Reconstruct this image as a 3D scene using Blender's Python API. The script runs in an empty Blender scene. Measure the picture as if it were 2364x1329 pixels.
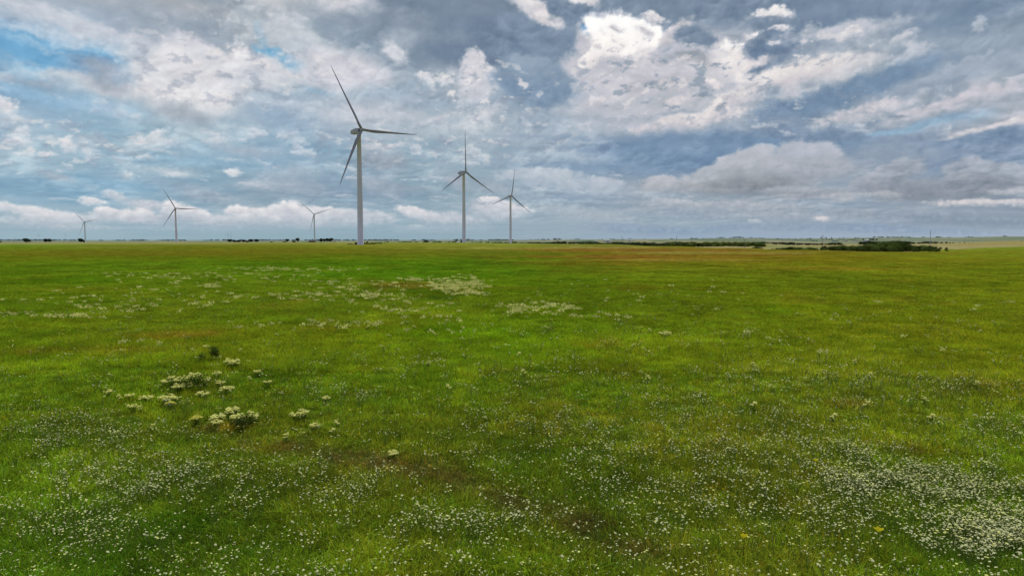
import bpy, bmesh, math, random
import numpy as np
from mathutils import Vector, Matrix

# ------------------------------------------------------------------ constants
F = 1575.0                      # focal length in pixels of a 2364 px wide frame
PITCH = math.radians(4.09)
CAM_H = 4.3
SP, CP = math.sin(PITCH), math.cos(PITCH)

def pix_dir(px, py):
    """world direction (x right, y forward, z up) of a photo pixel, y component free"""
    a = (np.asarray(px, float) - 1182) / F
    b = (664.5 - np.asarray(py, float)) / F
    return a, CP + b * SP, -SP + b * CP

def pix_azel(px, py):
    x, y, z = pix_dir(px, py)
    return np.degrees(np.arctan2(x, y)), np.degrees(np.arctan2(z, np.hypot(x, y)))

# ------------------------------------------------------------------ numpy noise
_rs = np.random.RandomState(7)
_PERM = _rs.permutation(512).astype(np.int64)
_GA = _rs.rand(512) * 2 * np.pi
_GX, _GY = np.cos(_GA), np.sin(_GA)

def perlin(x, y, seed=0):
    xi = np.floor(x).astype(np.int64); yi = np.floor(y).astype(np.int64)
    xf = x - xi; yf = y - yi
    u = xf * xf * xf * (xf * (xf * 6 - 15) + 10); v = yf * yf * yf * (yf * (yf * 6 - 15) + 10)
    def g(ix, iy, dx, dy):
        h = _PERM[(_PERM[(ix + seed * 37) & 511] + iy) & 511]
        return _GX[h] * dx + _GY[h] * dy
    a = g(xi, yi, xf, yf); b = g(xi + 1, yi, xf - 1, yf)
    c = g(xi, yi + 1, xf, yf - 1); d = g(xi + 1, yi + 1, xf - 1, yf - 1)
    return (a + (b - a) * u + ((c + (d - c) * u) - (a + (b - a) * u)) * v) * 1.5

def fbm(x, y, octv=5, seed=0, gain=0.5, lac=2.03):
    s = 0; a = 1.0; t = 0
    for o in range(octv):
        s = s + a * perlin(x, y, seed + o * 3); t += a
        x = x * lac + 11.3; y = y * lac - 5.7; a *= gain
    return s / t * 1.35

def billow(x, y, octv=5, seed=0, gain=0.45):
    s = 0; a = 1.0; t = 0
    for o in range(octv):
        s = s + a * (2.4 * np.abs(perlin(x, y, seed + o * 3)) - .12); t += a
        x = x * 2.03 + 3.1; y = y * 2.03 + 8.7; a *= gain
    return s / t

def sstep(a, b, x):
    t = np.clip((x - a) / (b - a), 0, 1)
    return t * t * (3 - 2 * t)

def srgb2lin(c):
    c = np.clip(np.asarray(c, float), 0, 1)
    return np.where(c <= 0.04045, c / 12.92, ((c + 0.055) / 1.055) ** 2.4)

def L8(r, g, b, a=1.0):
    return tuple(srgb2lin(np.array([r, g, b]) / 255.0)) + (a,)

# ------------------------------------------------------------------ sky colours
SKY_ROWS = [-220, -60, 0, 90, 180, 270, 360, 450, 510, 552]
SKY_COLS = [0, 215, 430, 645, 860, 1075, 1290, 1505, 1720, 1935, 2150, 2364]
SKY_GRID = {
 -220: [(170,180,195)]*6 + [(150,160,180)]*6,
 -60: [(185,190,200),(175,182,192),(165,172,184),(170,178,190),(165,172,186),(140,150,170),(145,154,174),(130,143,167),(125,138,163),(124,138,165),(128,142,168),(132,146,172)],
 0: [(190,195,205),(185,190,198),(165,172,182),(172,180,190),(168,175,188),(134,145,165),(150,160,178),(125,140,165),(120,135,160),(120,135,165),(125,140,168),(130,145,172)],
 90: [(155,183,208),(175,193,210),(158,170,185),(170,182,192),(160,178,190),(132,146,167),(165,170,182),(190,192,200),(150,158,178),(140,150,172),(140,155,178),(150,162,182)],
 180: [(140,177,205),(155,180,200),(205,208,214),(190,200,208),(185,193,204),(165,178,190),(145,160,182),(205,203,209),(205,203,208),(165,175,188),(150,163,182),(150,163,182)],
 270: [(160,187,208),(158,187,207),(165,185,198),(158,180,198),(180,190,202),(172,185,197),(155,172,189),(185,187,197),(170,178,192),(125,144,172),(165,172,188),(178,182,195)],
 360: [(160,187,203),(162,188,204),(160,186,201),(146,176,198),(152,177,193),(160,180,194),(150,170,188),(125,146,175),(118,138,171),(145,158,180),(138,153,178),(130,146,175)],
 450: [(145,178,199),(142,177,200),(150,177,195),(150,172,188),(140,166,186),(152,174,187),(152,172,189),(158,170,184),(150,162,178),(160,173,188),(150,160,178),(150,160,178)],
 510: [(160,183,197),(160,183,197),(160,183,197),(162,184,197),(160,182,195),(160,180,193),(158,177,190),(158,175,188),(158,175,188),(153,170,186),(150,164,181),(147,160,178)],
 552: [(158,184,196),(158,184,196),(154,180,192),(152,178,190),(150,176,190),(155,178,191),(158,177,191),(158,177,194),(158,177,196),(162,178,196),(166,180,198),(170,182,200)],
}
# cx, cy, rx, ry, rot (deg, clockwise), top colour, bottom colour, alpha, edge softness, edge raggedness
W = (226,224,228); WT = (240,238,238)
SKY_STROKES = [
 # broad dark decks
 (1070,40,265,100,0,(130,141,163),(116,130,155),.95,.25,.6),
 (1150,110,155,62,5,(122,135,160),(110,126,153),.9,.22,.6),
 (900,55,130,36,10,(142,151,171),(136,147,168),.75,.4,.6),
 (360,50,170,36,12,(158,166,182),(146,156,176),.75,.6,.4),
 (2050,15,330,42,0,(128,142,168),(118,132,162),.8,.5,.4),
 (1620,22,230,42,0,(128,140,164),(114,128,156),.9,.35,.6),
 (1840,95,95,50,0,(118,130,160),(106,120,154),.9,.3,.8),
 (1480,12,110,26,0,(122,134,160),(120,132,158),.85,.3,.7),
 (2200,130,190,34,-12,(158,168,186),(142,158,178),.6,.6,.4),
 # blue openings
 (140,128,185,46,4,(108,164,204),(122,174,210),1,.25,.6),
 (35,62,70,10,8,(128,168,206),(140,180,212),.9,.4,.7),
 (60,215,110,12,10,(140,178,208),(150,184,210),.7,.6,.6),
 (150,232,160,12,8,(148,182,208),(150,184,210),.6,.6,.6),
 (648,132,58,17,14,(96,160,200),(108,168,204),1,.3,.7),
 (607,85,14,26,-15,(128,170,198),(128,170,198),.75,.6,.9),
 (582,165,16,18,0,(130,172,200),(130,172,200),.6,.6,.9),
 (735,218,30,8,12,(132,170,196),(140,176,200),.7,.6,.8),
 (1362,58,20,9,-38,(70,136,196),(84,146,200),.95,.4,.7),
 (2175,280,110,12,-8,(138,174,200),(150,182,204),.7,.6,.6),
 (2040,312,110,10,-6,(142,178,202),(150,184,206),.7,.5,.6),
 (430,345,130,16,2,(140,174,198),(148,180,202),.5,.7,.4),
 (430,372,180,12,2,(132,170,196),(140,176,200),.55,.7,.4),
 (260,430,170,14,2,(132,172,198),(140,176,200),.6,.7,.4),
 (640,260,120,30,5,(146,168,192),(146,170,194),.6,.7,.4),
 # white sheets, upper left
 (180,62,280,20,9,(206,208,216),(190,200,212),.85,.5,.4),
 (130,85,150,14,6,(190,204,218),(176,198,216),.85,.5,.9),
 (100,108,80,7,10,(180,202,220),(170,196,216),.5,.8,.9),
 (430,185,135,66,5,(222,220,224),(208,210,216),.9,.35,.6),
 (470,120,75,22,22,(224,221,226),(205,208,215),.75,.5,.7),
 (560,138,24,34,-38,(232,229,231),(206,209,216),.95,.35,.7),
 (240,203,190,16,10,(212,215,219),(192,202,211),.85,.5,.4),
 (400,225,150,17,2,(226,223,225),(206,210,215),.85,.6,.4),
 (600,170,70,44,0,(216,214,220),(196,203,212),.85,.35,.8),
 (690,105,60,34,20,(204,208,216),(188,198,208),.7,.5,.6),
 (640,65,60,22,-20,(196,200,208),(184,190,200),.6,.6,.7),
 (790,8,60,14,0,(226,224,226),(200,204,212),.85,.7,.5),
 (790,175,105,48,8,(212,209,217),(196,201,211),.85,.4,.6),
 (910,118,26,20,10,(230,228,231),(204,208,216),.95,.4,.6),
 (930,95,40,22,0,(180,190,202),(176,186,198),.6,.8,.5),
 (880,215,110,20,-10,(150,172,190),(150,172,190),.55,.7,.4),
 (1000,238,60,16,-5,(148,168,188),(150,170,188),.6,.7,.4),
 (1092,150,22,32,10,(220,217,221),(208,208,215),.9,.35,1.0),
 (1100,195,48,42,20,(214,212,218),(196,200,209),.9,.35,.9),
 (985,186,24,10,28,(228,225,227),(200,206,214),.9,.4,.9),
 (1030,191,14,9,0,(222,220,224),(200,206,214),.9,.4,.9),
 (1150,200,55,14,10,(206,206,213),(186,194,206),.8,.5,.9),
 (1150,248,75,11,-26,(214,212,216),(194,200,210),.85,.5,.7),
 (1020,270,45,9,-8,(212,212,217),(192,200,210),.8,.6,.7),
 (860,268,110,14,0,(204,206,214),(192,200,209),.7,.7,.4),
 (700,250,110,12,6,(198,204,214),(186,196,208),.6,.7,.4),
 (1200,315,120,20,4,(184,194,204),(172,186,197),.6,.7,.4),
 (880,337,70,7,-2,(214,212,215),(190,198,208),.8,.6,.6),
 (980,305,160,12,2,(190,200,208),(176,190,200),.5,.8,.4),
 # grey puffs, left and centre
 (226,162,60,27,14,(158,164,182),(150,156,174),.85,.7,.4),
 (250,195,40,18,20,(156,164,180),(158,166,180),.7,.8,.4),
 (85,190,60,12,4,(164,174,188),(160,172,186),.7,.8,.4),
 (412,262,75,22,8,(160,167,180),(160,168,182),.75,.6,.9),
 (240,333,40,9,12,(152,168,182),(154,170,184),.8,.6,.8),
 (300,350,45,8,14,(154,170,184),(158,172,186),.7,.7,.6),
 (135,410,42,7,14,(166,176,188),(170,180,190),.7,.8,.4),
 (880,370,58,24,4,(154,164,178),(146,156,172),.85,.5,.6),
 (880,432,58,22,14,(158,168,182),(152,164,178),.75,.6,.6),
 (950,436,60,12,4,(150,164,180),(150,164,180),.6,.7,.5),
 (1062,418,28,16,20,(158,166,180),(156,166,180),.7,.5,.8),
 (1140,432,46,16,14,(156,166,180),(156,166,180),.65,.6,.5),
 (560,345,60,12,4,(170,178,192),(170,178,192),.6,.8,.4),
 (680,430,90,18,4,(168,176,190),(162,172,186),.6,.8,.4),
 (470,450,90,16,14,(168,176,190),(160,172,186),.6,.8,.4),
 # white puffs, left middle
 (10,248,30,16,10,(232,228,230),(204,210,216),.9,.4,.9),
 (42,305,22,14,-20,(216,218,224),(200,208,216),.8,.5,.8),
 (34,328,34,12,-8,(222,222,227),(196,206,214),.85,.5,.8),
 (20,275,60,10,4,(206,212,219),(190,202,212),.6,.7,.6),
 (118,322,36,6,4,(214,217,223),(196,206,214),.7,.7,.6),
 (160,334,26,12,-22,(228,226,230),(196,204,213),.9,.4,.9),
 (105,354,16,5,0,(222,221,225),(196,206,214),.85,.5,.8),
 (200,356,11,8,-30,(212,215,221),(192,203,212),.75,.6,.8),
 (362,312,28,10,-25,(226,226,230),(206,212,219),.85,.5,.9),
 (350,330,60,14,-6,(216,219,224),(190,202,211),.8,.6,.6),
 (360,345,50,4,2,(208,214,220),(196,206,213),.6,.7,.5),
 (500,322,30,11,-5,(210,215,222),(190,202,212),.75,.6,.9),
 (370,392,70,8,4,(204,212,219),(192,204,212),.6,.8,.5),
 (296,400,12,8,0,(214,217,222),(196,206,214),.8,.6,.7),
 (405,402,22,6,0,(216,219,223),(192,204,212),.8,.6,.7),
 (540,399,20,8,-8,(228,227,229),(196,206,213),.95,.4,.8),
 (535,369,28,4,2,(198,208,217),(188,202,212),.6,.8,.5),
 (670,400,60,16,0,(172,186,199),(168,182,196),.6,.7,.6),
 (210,465,27,9,4,(230,227,229),(200,206,213),.95,.4,.8),
 (264,449,30,9,22,(206,209,215),(186,196,206),.8,.5,.8),
 (330,470,50,12,6,(196,200,209),(176,186,198),.8,.5,.7),
 # sunlit heart of the sky, right of centre
 (1500,185,230,100,0,(204,201,208),(184,187,199),.85,.35,.5),
 (1680,190,95,70,10,(218,215,218),(190,192,201),.7,.4,.8),
 (1570,118,60,24,10,(170,174,188),(160,166,182),.7,.4,.9),
 (1600,215,90,16,-8,(160,166,182),(158,166,182),.65,.4,.9),
 (1400,230,120,50,10,(206,203,210),(188,192,203),.8,.4,.7),
 (1320,110,45,50,0,(200,198,206),(190,190,200),.8,.4,.8),
 (1420,235,70,30,-10,(212,208,213),(184,188,199),.6,.5,.8),
 (1520,195,95,22,-6,(184,182,193),(180,180,190),.7,.6,.6),
 (1550,235,90,14,6,(178,180,190),(172,178,190),.6,.6,.6),
 (1430,245,70,12,-10,(176,178,190),(170,178,190),.6,.6,.6),
 (1240,95,85,72,0,(130,142,168),(112,128,158),.95,.14,.5),
 (1300,118,26,14,10,(128,142,168),(122,138,166),.8,.4,.9),
 (1235,185,95,52,12,(146,162,182),(112,134,166),.95,.14,.45),
 (1240,225,120,20,-5,(128,148,174),(138,158,180),.7,.5,.5),
 (1235,18,60,16,24,(222,218,220),(200,200,208),.95,.3,.9),
 (1262,40,28,14,20,(226,221,221),(206,204,210),.95,.3,.9),
 (1340,10,38,16,0,(226,222,223),(204,204,210),.95,.35,.8),
 (1300,20,38,26,20,(126,138,164),(114,128,156),.95,.22,.8),
 (1345,36,28,20,0,(122,134,160),(112,126,156),.95,.22,.8),
 (1432,82,82,42,6,(255,254,252),(246,241,238),1,.18,.75),
 (1385,122,52,16,-26,(252,248,244),(226,220,219),.95,.3,.9),
 (1424,67,14,6,10,(176,176,186),(170,172,184),.85,.6,.9),
 (1375,113,10,5,0,(176,176,186),(176,176,186),.6,.7,.9),
 (1490,74,12,9,30,(190,188,196),(186,186,196),.7,.6,1.0),
 (1506,40,22,8,8,(240,236,234),(208,206,212),.95,.4,1.0),
 (1560,72,40,16,-20,(214,209,213),(196,194,203),.85,.4,.9),
 (1608,88,46,20,14,(122,134,162),(118,130,158),.95,.25,.7),
 (1700,106,50,22,-14,(250,247,244),(226,222,222),.95,.25,1.0),
 (1705,140,36,22,0,(242,238,236),(220,216,218),.8,.35,.9),
 (1700,80,26,9,10,(150,156,174),(146,152,172),.8,.5,.9),
 (1605,138,44,12,22,(150,152,166),(160,160,172),.85,.4,.9),
 (1645,194,20,10,0,(244,236,233),(214,208,212),.9,.5,.7),
 (1570,232,30,14,-22,(226,219,219),(200,198,206),.85,.5,.8),
 (1700,225,50,14,-10,(236,228,225),(200,198,206),.85,.5,.8),
 (1715,213,40,7,-16,(160,164,178),(168,170,182),.7,.6,.8),
 (1650,252,40,12,-10,(232,224,222),(196,196,204),.8,.5,.8),
 (1790,36,48,12,5,(248,244,240),(214,211,216),.95,.35,1.0),
 (1800,72,28,9,0,(244,240,238),(206,204,212),.95,.4,1.0),
 (1785,52,60,9,0,(122,132,160),(118,130,158),.8,.4,.9),
 (1780,110,60,34,0,(112,124,156),(104,118,152),.95,.2,.7),
 (1770,146,46,12,-22,(108,120,154),(110,122,154),.9,.3,.8),
 (1740,146,40,7,-12,(236,228,226),(214,208,212),.8,.5,.8),
 (1950,72,130,18,-3,(206,206,213),(186,192,203),.85,.5,.8),
 (1958,78,34,10,-10,(226,222,222),(204,204,210),.85,.4,.9),
 (2075,88,44,10,-24,(214,212,217),(190,195,206),.9,.4,.8),
 (1960,115,150,22,-2,(178,186,197),(158,170,184),.8,.6,.4),
 (1850,165,120,26,-6,(228,222,220),(208,205,209),.95,.3,.9),
 (1960,160,70,16,-18,(212,210,214),(196,198,206),.85,.4,.8),
 (2080,140,40,9,-16,(196,202,211),(182,190,202),.8,.6,.5),
 (1800,205,60,18,-12,(212,206,210),(186,188,198),.8,.4,.9),
 (1960,210,210,26,-15,(120,140,170),(112,132,166),.9,.35,.4),
 (1800,250,120,22,-6,(116,136,168),(122,140,170),.75,.5,.4),
 (1790,212,26,12,-25,(134,152,176),(140,156,178),.7,.6,.8),
 (2150,190,200,16,-13,(158,166,186),(142,156,180),.7,.6,.4),
 (2240,165,160,20,-12,(160,168,186),(148,160,180),.6,.7,.4),
 (1995,262,120,17,-13,(206,200,207),(178,182,194),.9,.4,.6),
 (2200,238,160,17,-11,(204,199,207),(184,186,198),.9,.4,.6),
 (2075,266,20,4,2,(136,144,166),(140,148,168),.9,.5,.5),
 (2230,235,26,5,0,(164,168,184),(170,172,188),.7,.7,.5),
 (2290,296,150,12,-7,(214,209,212),(190,192,202),.95,.35,.5),
 (1600,278,130,18,-8,(224,216,215),(190,190,200),.95,.35,.8),
 (1560,262,60,6,-6,(140,156,178),(150,164,184),.6,.7,.7),
 (1700,302,90,10,-3,(190,190,201),(176,182,196),.85,.5,.6),
 # storm band
 (1640,345,290,48,0,(124,142,174),(108,132,168),.92,.35,.35),
 (1370,375,190,26,2,(134,156,182),(128,152,180),.7,.6,.4),
 (1290,362,100,14,2,(176,190,201),(164,182,195),.7,.6,.5),
 (1300,320,150,8,3,(134,154,180),(140,160,184),.6,.7,.4),
 (1795,306,48,16,4,(126,138,168),(114,130,163),.95,.22,.6),
 (1845,318,40,22,0,(128,140,170),(116,132,165),.95,.22,.6),
 (1912,322,42,18,-14,(124,138,168),(116,132,165),.95,.2,.6),
 (1975,322,36,14,0,(130,142,172),(122,138,170),.95,.2,.6),
 (2090,330,90,18,-4,(138,148,174),(128,142,172),.9,.4,.5),
 (2250,325,190,20,-7,(128,142,173),(118,134,168),.95,.25,.35),
 (2260,362,190,26,-3,(134,146,176),(126,142,174),.9,.5,.35),
 (2060,365,120,26,0,(150,158,180),(140,152,176),.8,.5,.4),
 # grey cumulus, right
 (1768,346,22,8,10,(184,196,207),(168,182,197),.85,.5,.8),
 (1725,375,66,36,-8,(188,190,200),(164,167,180),.97,.16,.5),
 (1860,362,80,36,4,(184,187,200),(166,170,185),.96,.16,.5),
 (1800,392,150,30,-2,(174,176,189),(152,155,168),.97,.22,.45),
 (1660,402,90,24,-14,(182,184,195),(156,160,172),.96,.2,.5),
 (1525,421,44,19,0,(190,190,200),(166,166,178),.96,.2,.5),
 (1600,430,110,13,2,(176,176,187),(160,163,176),.9,.35,.5),
 (1735,426,120,20,0,(152,154,166),(130,133,146),.95,.4,.35),
 (1900,392,110,22,2,(172,172,187),(150,153,172),.8,.5,.4),
 (1855,444,100,13,2,(166,168,182),(146,148,164),.92,.3,.5),
 (1940,456,34,10,0,(178,178,189),(160,162,176),.9,.4,.7),
 (2075,395,60,28,-20,(166,168,186),(142,146,164),.95,.18,.6),
 (2010,428,52,24,0,(164,166,183),(138,142,160),.95,.2,.6),
 (2100,440,90,22,0,(148,150,168),(130,134,152),.95,.35,.5),
 (2230,392,60,26,4,(166,168,187),(146,150,170),.95,.2,.6),
 (2310,402,70,28,6,(164,167,186),(144,148,168),.95,.2,.6),
 (2240,432,130,26,0,(148,150,168),(128,132,151),.95,.35,.5),
 (2340,440,60,8,2,(200,198,206),(176,180,192),.7,.6,.8),
 (2285,468,130,8,2,(214,208,209),(190,190,198),.95,.4,.8),
 (2020,448,60,5,2,(196,192,200),(176,178,190),.6,.6,.8),
 (1250,408,95,20,4,(188,196,206),(164,178,193),.9,.25,.7),
 (1340,425,60,14,2,(182,192,203),(164,178,193),.85,.4,.7),
 (1400,428,46,18,0,(190,196,207),(166,178,194),.9,.22,.7),
 (1330,455,110,4,0,(134,152,176),(140,158,180),.6,.6,.5),
 (1480,450,110,10,2,(172,184,195),(164,178,191),.6,.7,.5),
 (1560,468,60,9,2,(192,194,202),(166,174,187),.85,.45,.7),
 (1700,478,170,12,2,(176,178,190),(150,160,176),.9,.4,.6),
 (1600,494,110,9,2,(152,164,181),(146,160,178),.85,.5,.6),
 (1795,499,150,10,2,(164,170,184),(152,163,179),.85,.5,.6),
 (1902,504,16,7,0,(222,214,214),(186,188,198),.95,.5,.6),
 (1745,511,14,4,0,(196,200,207),(176,186,196),.8,.6,.7),
 (1980,492,60,11,6,(154,160,177),(150,160,177),.9,.4,.6),
 (2090,500,50,10,0,(148,158,176),(150,160,178),.8,.5,.6),
 (2210,502,130,16,3,(150,160,178),(134,146,167),.9,.4,.6),
 (2320,512,90,12,3,(144,155,174),(136,150,172),.9,.5,.6),
 (1360,498,120,12,4,(172,182,193),(160,174,187),.7,.6,.6),
 (1290,480,90,10,2,(176,188,197),(164,178,190),.7,.6,.6),
 (1480,528,120,10,3,(146,162,184),(138,158,182),.85,.5,.6),
 (1620,530,120,9,-3,(140,158,182),(142,160,184),.85,.5,.6),
 (1820,524,150,9,2,(146,160,182),(142,158,181),.8,.5,.6),
 (2020,528,140,10,2,(138,154,180),(142,158,182),.85,.5,.6),
 (2200,535,130,8,2,(144,160,184),(150,166,188),.8,.6,.6),
 # cumulus bank over the left horizon
 (20,478,34,13,14,(222,222,226),(182,192,202),.95,.25,.7),
 (78,490,52,16,10,(226,224,227),(184,194,203),.95,.25,.7),
 (120,503,66,19,6,(226,224,227),(176,186,198),.95,.3,.7),
 (60,512,90,10,0,(184,194,203),(166,182,195),.85,.6,.4),
 (200,505,60,12,0,(206,210,216),(174,186,198),.85,.5,.6),
 (250,492,42,12,8,(230,226,228),(184,192,202),.95,.25,.7),
 (310,498,66,17,4,(222,220,223),(176,186,198),.95,.3,.7),
 (345,476,36,8,6,(206,208,216),(178,186,198),.8,.4,.8),
 (392,480,22,16,0,(228,226,229),(188,194,204),.95,.25,.7),
 (440,493,50,18,16,(228,226,228),(180,188,199),.95,.25,.7),
 (410,505,60,10,0,(178,186,198),(164,178,191),.8,.6,.5),
 (552,484,30,10,0,(232,229,230),(196,200,208),.95,.3,.8),
 (590,497,62,18,6,(226,223,225),(178,187,198),.95,.28,.7),
 (520,508,60,12,0,(204,206,213),(172,184,196),.85,.5,.6),
 (662,484,44,16,-2,(232,229,230),(190,196,205),.95,.22,.7),
 (700,497,64,22,8,(224,221,224),(174,184,196),.95,.28,.7),
 (668,490,18,9,30,(186,190,202),(180,186,198),.6,.7,.9),
 (748,488,34,10,8,(226,223,226),(192,197,206),.9,.3,.8),
 (790,500,60,16,6,(214,213,218),(172,184,196),.92,.35,.7),
 (850,498,60,15,6,(206,208,215),(172,184,196),.9,.35,.7),
 (945,485,34,9,4,(230,226,227),(192,197,206),.92,.3,.8),
 (975,496,60,14,10,(222,219,222),(174,185,197),.92,.3,.7),
 (1050,504,60,11,6,(204,206,213),(172,184,196),.85,.5,.7),
 (1120,470,34,12,0,(168,176,190),(164,174,188),.75,.5,.7),
 (1128,462,24,6,4,(240,236,235),(206,208,215),.95,.35,.9),
 (1150,488,62,17,4,(212,211,217),(172,183,196),.92,.35,.7),
 (1185,480,40,10,10,(216,214,219),(180,190,201),.9,.35,.8),
 (960,522,18,4,0,(196,206,212),(170,184,195),.7,.7,.7),
 (180,526,90,7,0,(182,192,201),(166,182,194),.7,.7,.6),
 (640,516,170,9,0,(180,190,200),(164,180,193),.7,.7,.6),
 (420,526,120,6,0,(170,186,197),(160,180,193),.6,.8,.6),
 (1010,528,110,5,0,(168,184,196),(160,180,193),.6,.8,.6),
]

def sky_colour(A, E):
    """A, E: azimuth / elevation in degrees (arrays) -> linear rgb"""
    S = 27.49
    u = A * S; v = -E * S                       # v grows downward like a photo row
    flat = np.clip((E + 2.0) / 12.0, .14, 1.0)  # clouds flatten toward the horizon
    Ec = np.clip(E, -1, 90)
    vy = -S * np.where(Ec < 10, 12 * np.log((Ec + 2.0) / 12.0), Ec - 10)
    # domain warp
    wx = fbm(u / 150, vy / 105, 5, 1); wy = fbm(u / 150, vy / 105, 5, 21)
    n_fine = fbm(u / 52 + wx * .25, vy / 38 + wy * .25, 6, 41, .55)
    n_bill = billow(u / 70 + wx * .6, vy / 58 + wy * .6, 5, 61, .55)
    n_big = fbm(u / 150, vy / 90, 5, 81, .5)
    n_strk = fbm(u / 170 + vy / 700, vy / 36 + wx * .35 + u / 900, 6, 101, .58)
    # relief: tops lit, undersides shaded
    hx, hy = u / 66 + wx * .35, vy / 46 + wy * .35
    hgt = lambda x, y: billow(x, y, 4, 121, .42) + .5 * fbm(x * .45, y * .45, 2, 131)
    rel = hgt(hx + .05, hy + .13) - hgt(hx, hy)
    zone = sstep(-.25, .45, fbm(u / 210, vy / 120, 3, 181))     # detail comes in patches
    # shared displacement that makes every stroke's outline irregular
    dx = (fbm(u / 75, vy / 60, 5, 141, .58)) * 20 * (.35 + .65 * flat)
    dy = (fbm(u / 75, vy / 60, 5, 161, .58)) * 15 * flat
    # base gradient from the coarse map, interpolated in the warped domain
    cs, rs_ = np.meshgrid(SKY_COLS, SKY_ROWS)
    # grid control points converted to azimuth (row 360 taken as reference) and elevation at the centre
    ca = pix_azel(np.array(SKY_COLS), np.full(len(SKY_COLS), 300.))[0]
    uu = u + wx * 40; 
    a_w = uu / S
    ce = pix_azel(np.full(len(SKY_ROWS), 1182.), np.array(SKY_ROWS, float))[1]
    cosA = np.cos(np.radians(np.clip(A, -50, 50)))
    e_w = (E + wy * 1.0 * flat) / (0.25 + 0.75 * cosA)
    ci = np.clip(np.interp(a_w, ca, np.arange(len(ca))), 0, len(ca) - 1.001)
    ri = np.clip(np.interp(-e_w, -ce, np.arange(len(ce))), 0, len(ce) - 1.001)
    G = np.array([SKY_GRID[r] for r in SKY_ROWS], float)
    i0 = ri.astype(int); j0 = ci.astype(int)
    fr = (ri - i0); fc = (ci - j0); fr = fr * fr * (3 - 2 * fr); fc = fc * fc * (3 - 2 * fc)
    fr = fr[..., None]; fc = fc[..., None]
    col = (G[i0, j0] * (1 - fr) + G[i0 + 1, j0] * fr) * (1 - fc) + (G[i0, j0 + 1] * (1 - fr) + G[i0 + 1, j0 + 1] * fr) * fc
    # streaky alto layer: blue gaps and pale bars
    k = (n_strk * .8 + n_big * .5)
    left = sstep(8, -25, A)
    amp = (13 + 9 * left) * sstep(-.5, 3, E)
    col = col + (k * amp)[..., None] * np.array([1.15, .8, .55])
    puff = sstep(.05, .75, n_fine * .9 + n_big * .6 + .12 * n_bill) * sstep(.5, 5, E)
    col = col + (puff * 20)[..., None] * np.array([1.1, .95, .8]) - 5
    us, vs = u + dx, v + dy
    fz = sstep(1.0, 4.5, E)
    f1 = fbm(u / 64 + wx * .3, vy / 40 + wy * .3, 6, 201, .56); f2 = fbm(u / 50 + wx * .3, vy / 30 + wy * .3, 6, 211, .56)
    lit = fbm(u / 64 + wx * .3 + .03, vy / 40 + wy * .3 - .16, 5, 201, .56) - f1
    m1 = sstep(.22, .5, f1 + .25 * n_big) * fz * .55
    m2 = sstep(.30, .58, f2 - .25 * n_big) * fz * .30
    col = col * (1 - m2[:, None]) + np.array([140, 152, 172.]) * m2[:, None]
    top = np.clip(.55 - lit * 2.2, 0, 1)[:, None]
    pc = np.array([222, 223, 228.]) * top + np.array([168, 178, 192.]) * (1 - top)
    col = col * (1 - m1[:, None]) + pc * m1[:, None]
    # strokes
    for (cx, cy, rx, ry, rot, c0, c1, al, soft, rag) in SKY_STROKES:
        a0, e0 = pix_azel(cx, cy)
        ca_ = math.cos(math.radians(float(a0)))
        su = rx * ca_ * ca_; sv = ry * ca_
        u0 = float(a0) * S; v0 = -float(e0) * S
        R = max(su, sv) * 1.9
        m = (np.abs(us - u0) < R) & (np.abs(vs - v0) < min(R, sv * 2.6 + su * abs(math.sin(math.radians(rot))) * 1.9 + 4))
        if not m.any():
            continue
        du = us[m] - u0; dv = vs[m] - v0
        r_ = math.radians(rot); cr, sr = math.cos(r_), math.sin(r_)
        sz = min(su, sv * 2.2)
        # warp edges by noise that scales with the stroke
        nx = fbm(u[m] / (sz * 1.1) + cx, v[m] / (sz * .9) + cy, 5, 7, .6)
        nb = billow(u[m] / (sz * .9) + cy, v[m] / (sz * .75) + cx, 5, 17, .55)
        p = (du * cr + dv * sr) / su; q = (-du * sr + dv * cr) / sv
        # flatter underside, bumpy top
        d = 1 - np.sqrt(p * p + q * q)
        e = d + rag * (.42 * nx + .34 * (nb - .35))
        hard = soft * (1 + .5 * sstep(-.3, .8, q))
        mask = sstep(-hard * .9, hard * 1.1, e) * al
        t = np.clip(.5 + .5 * q + .22 * nx - .18 * (nb - .3), 0, 1)[:, None]
        cc = np.array(c0, float) * (1 - t) + np.array(c1, float) * t
        cc = cc + ((nb - .35) * 13 + nx * 7)[:, None] * np.array([1.0, .95, .85]) * (0.6 if c0[0] > 235 else 1)
        col[m] = col[m] * (1 - mask[:, None]) + cc * mask[:, None]
    # ragged scraps, dark and bright, over the sunlit part
    def region(cx, cy, rx, ry):
        a0, e0 = pix_azel(cx, cy); c_ = math.cos(math.radians(float(a0)))
        return sstep(1.15, .45, np.hypot((us - float(a0) * S) / (rx * c_ * c_), (vs + float(e0) * S) / (ry * c_)))
    f3 = fbm(u / 44, vy / 25, 6, 221, .6); f4 = fbm(u / 40, vy / 24, 6, 231, .6)
    for (cx, cy, rx, ry, ad, aw) in ((1560, 180, 330, 120, .85, .5), (1850, 120, 260, 70, .5, .5), (1120, 210, 170, 80, .6, .7), (520, 160, 330, 110, .45, .45), (1000, 330, 420, 60, .45, .4), (1900, 260, 300, 60, .4, .4), (150, 330, 300, 70, .3, .5)):
        rg = region(cx, cy, rx, ry)
        k = (rg * sstep(.12, .42, f3) * ad)[:, None]; col = col * (1 - k) + np.array([146, 154, 174.]) * k
        k = (rg * sstep(.20, .46, f4) * aw)[:, None]; col = col * (1 - k) + np.array([238, 232, 229.]) * k
    # shared fine cloud texture
    lum = col.mean(-1)
    g = sstep(-1, 3, E) * (1 - sstep(222, 248, lum))
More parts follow.
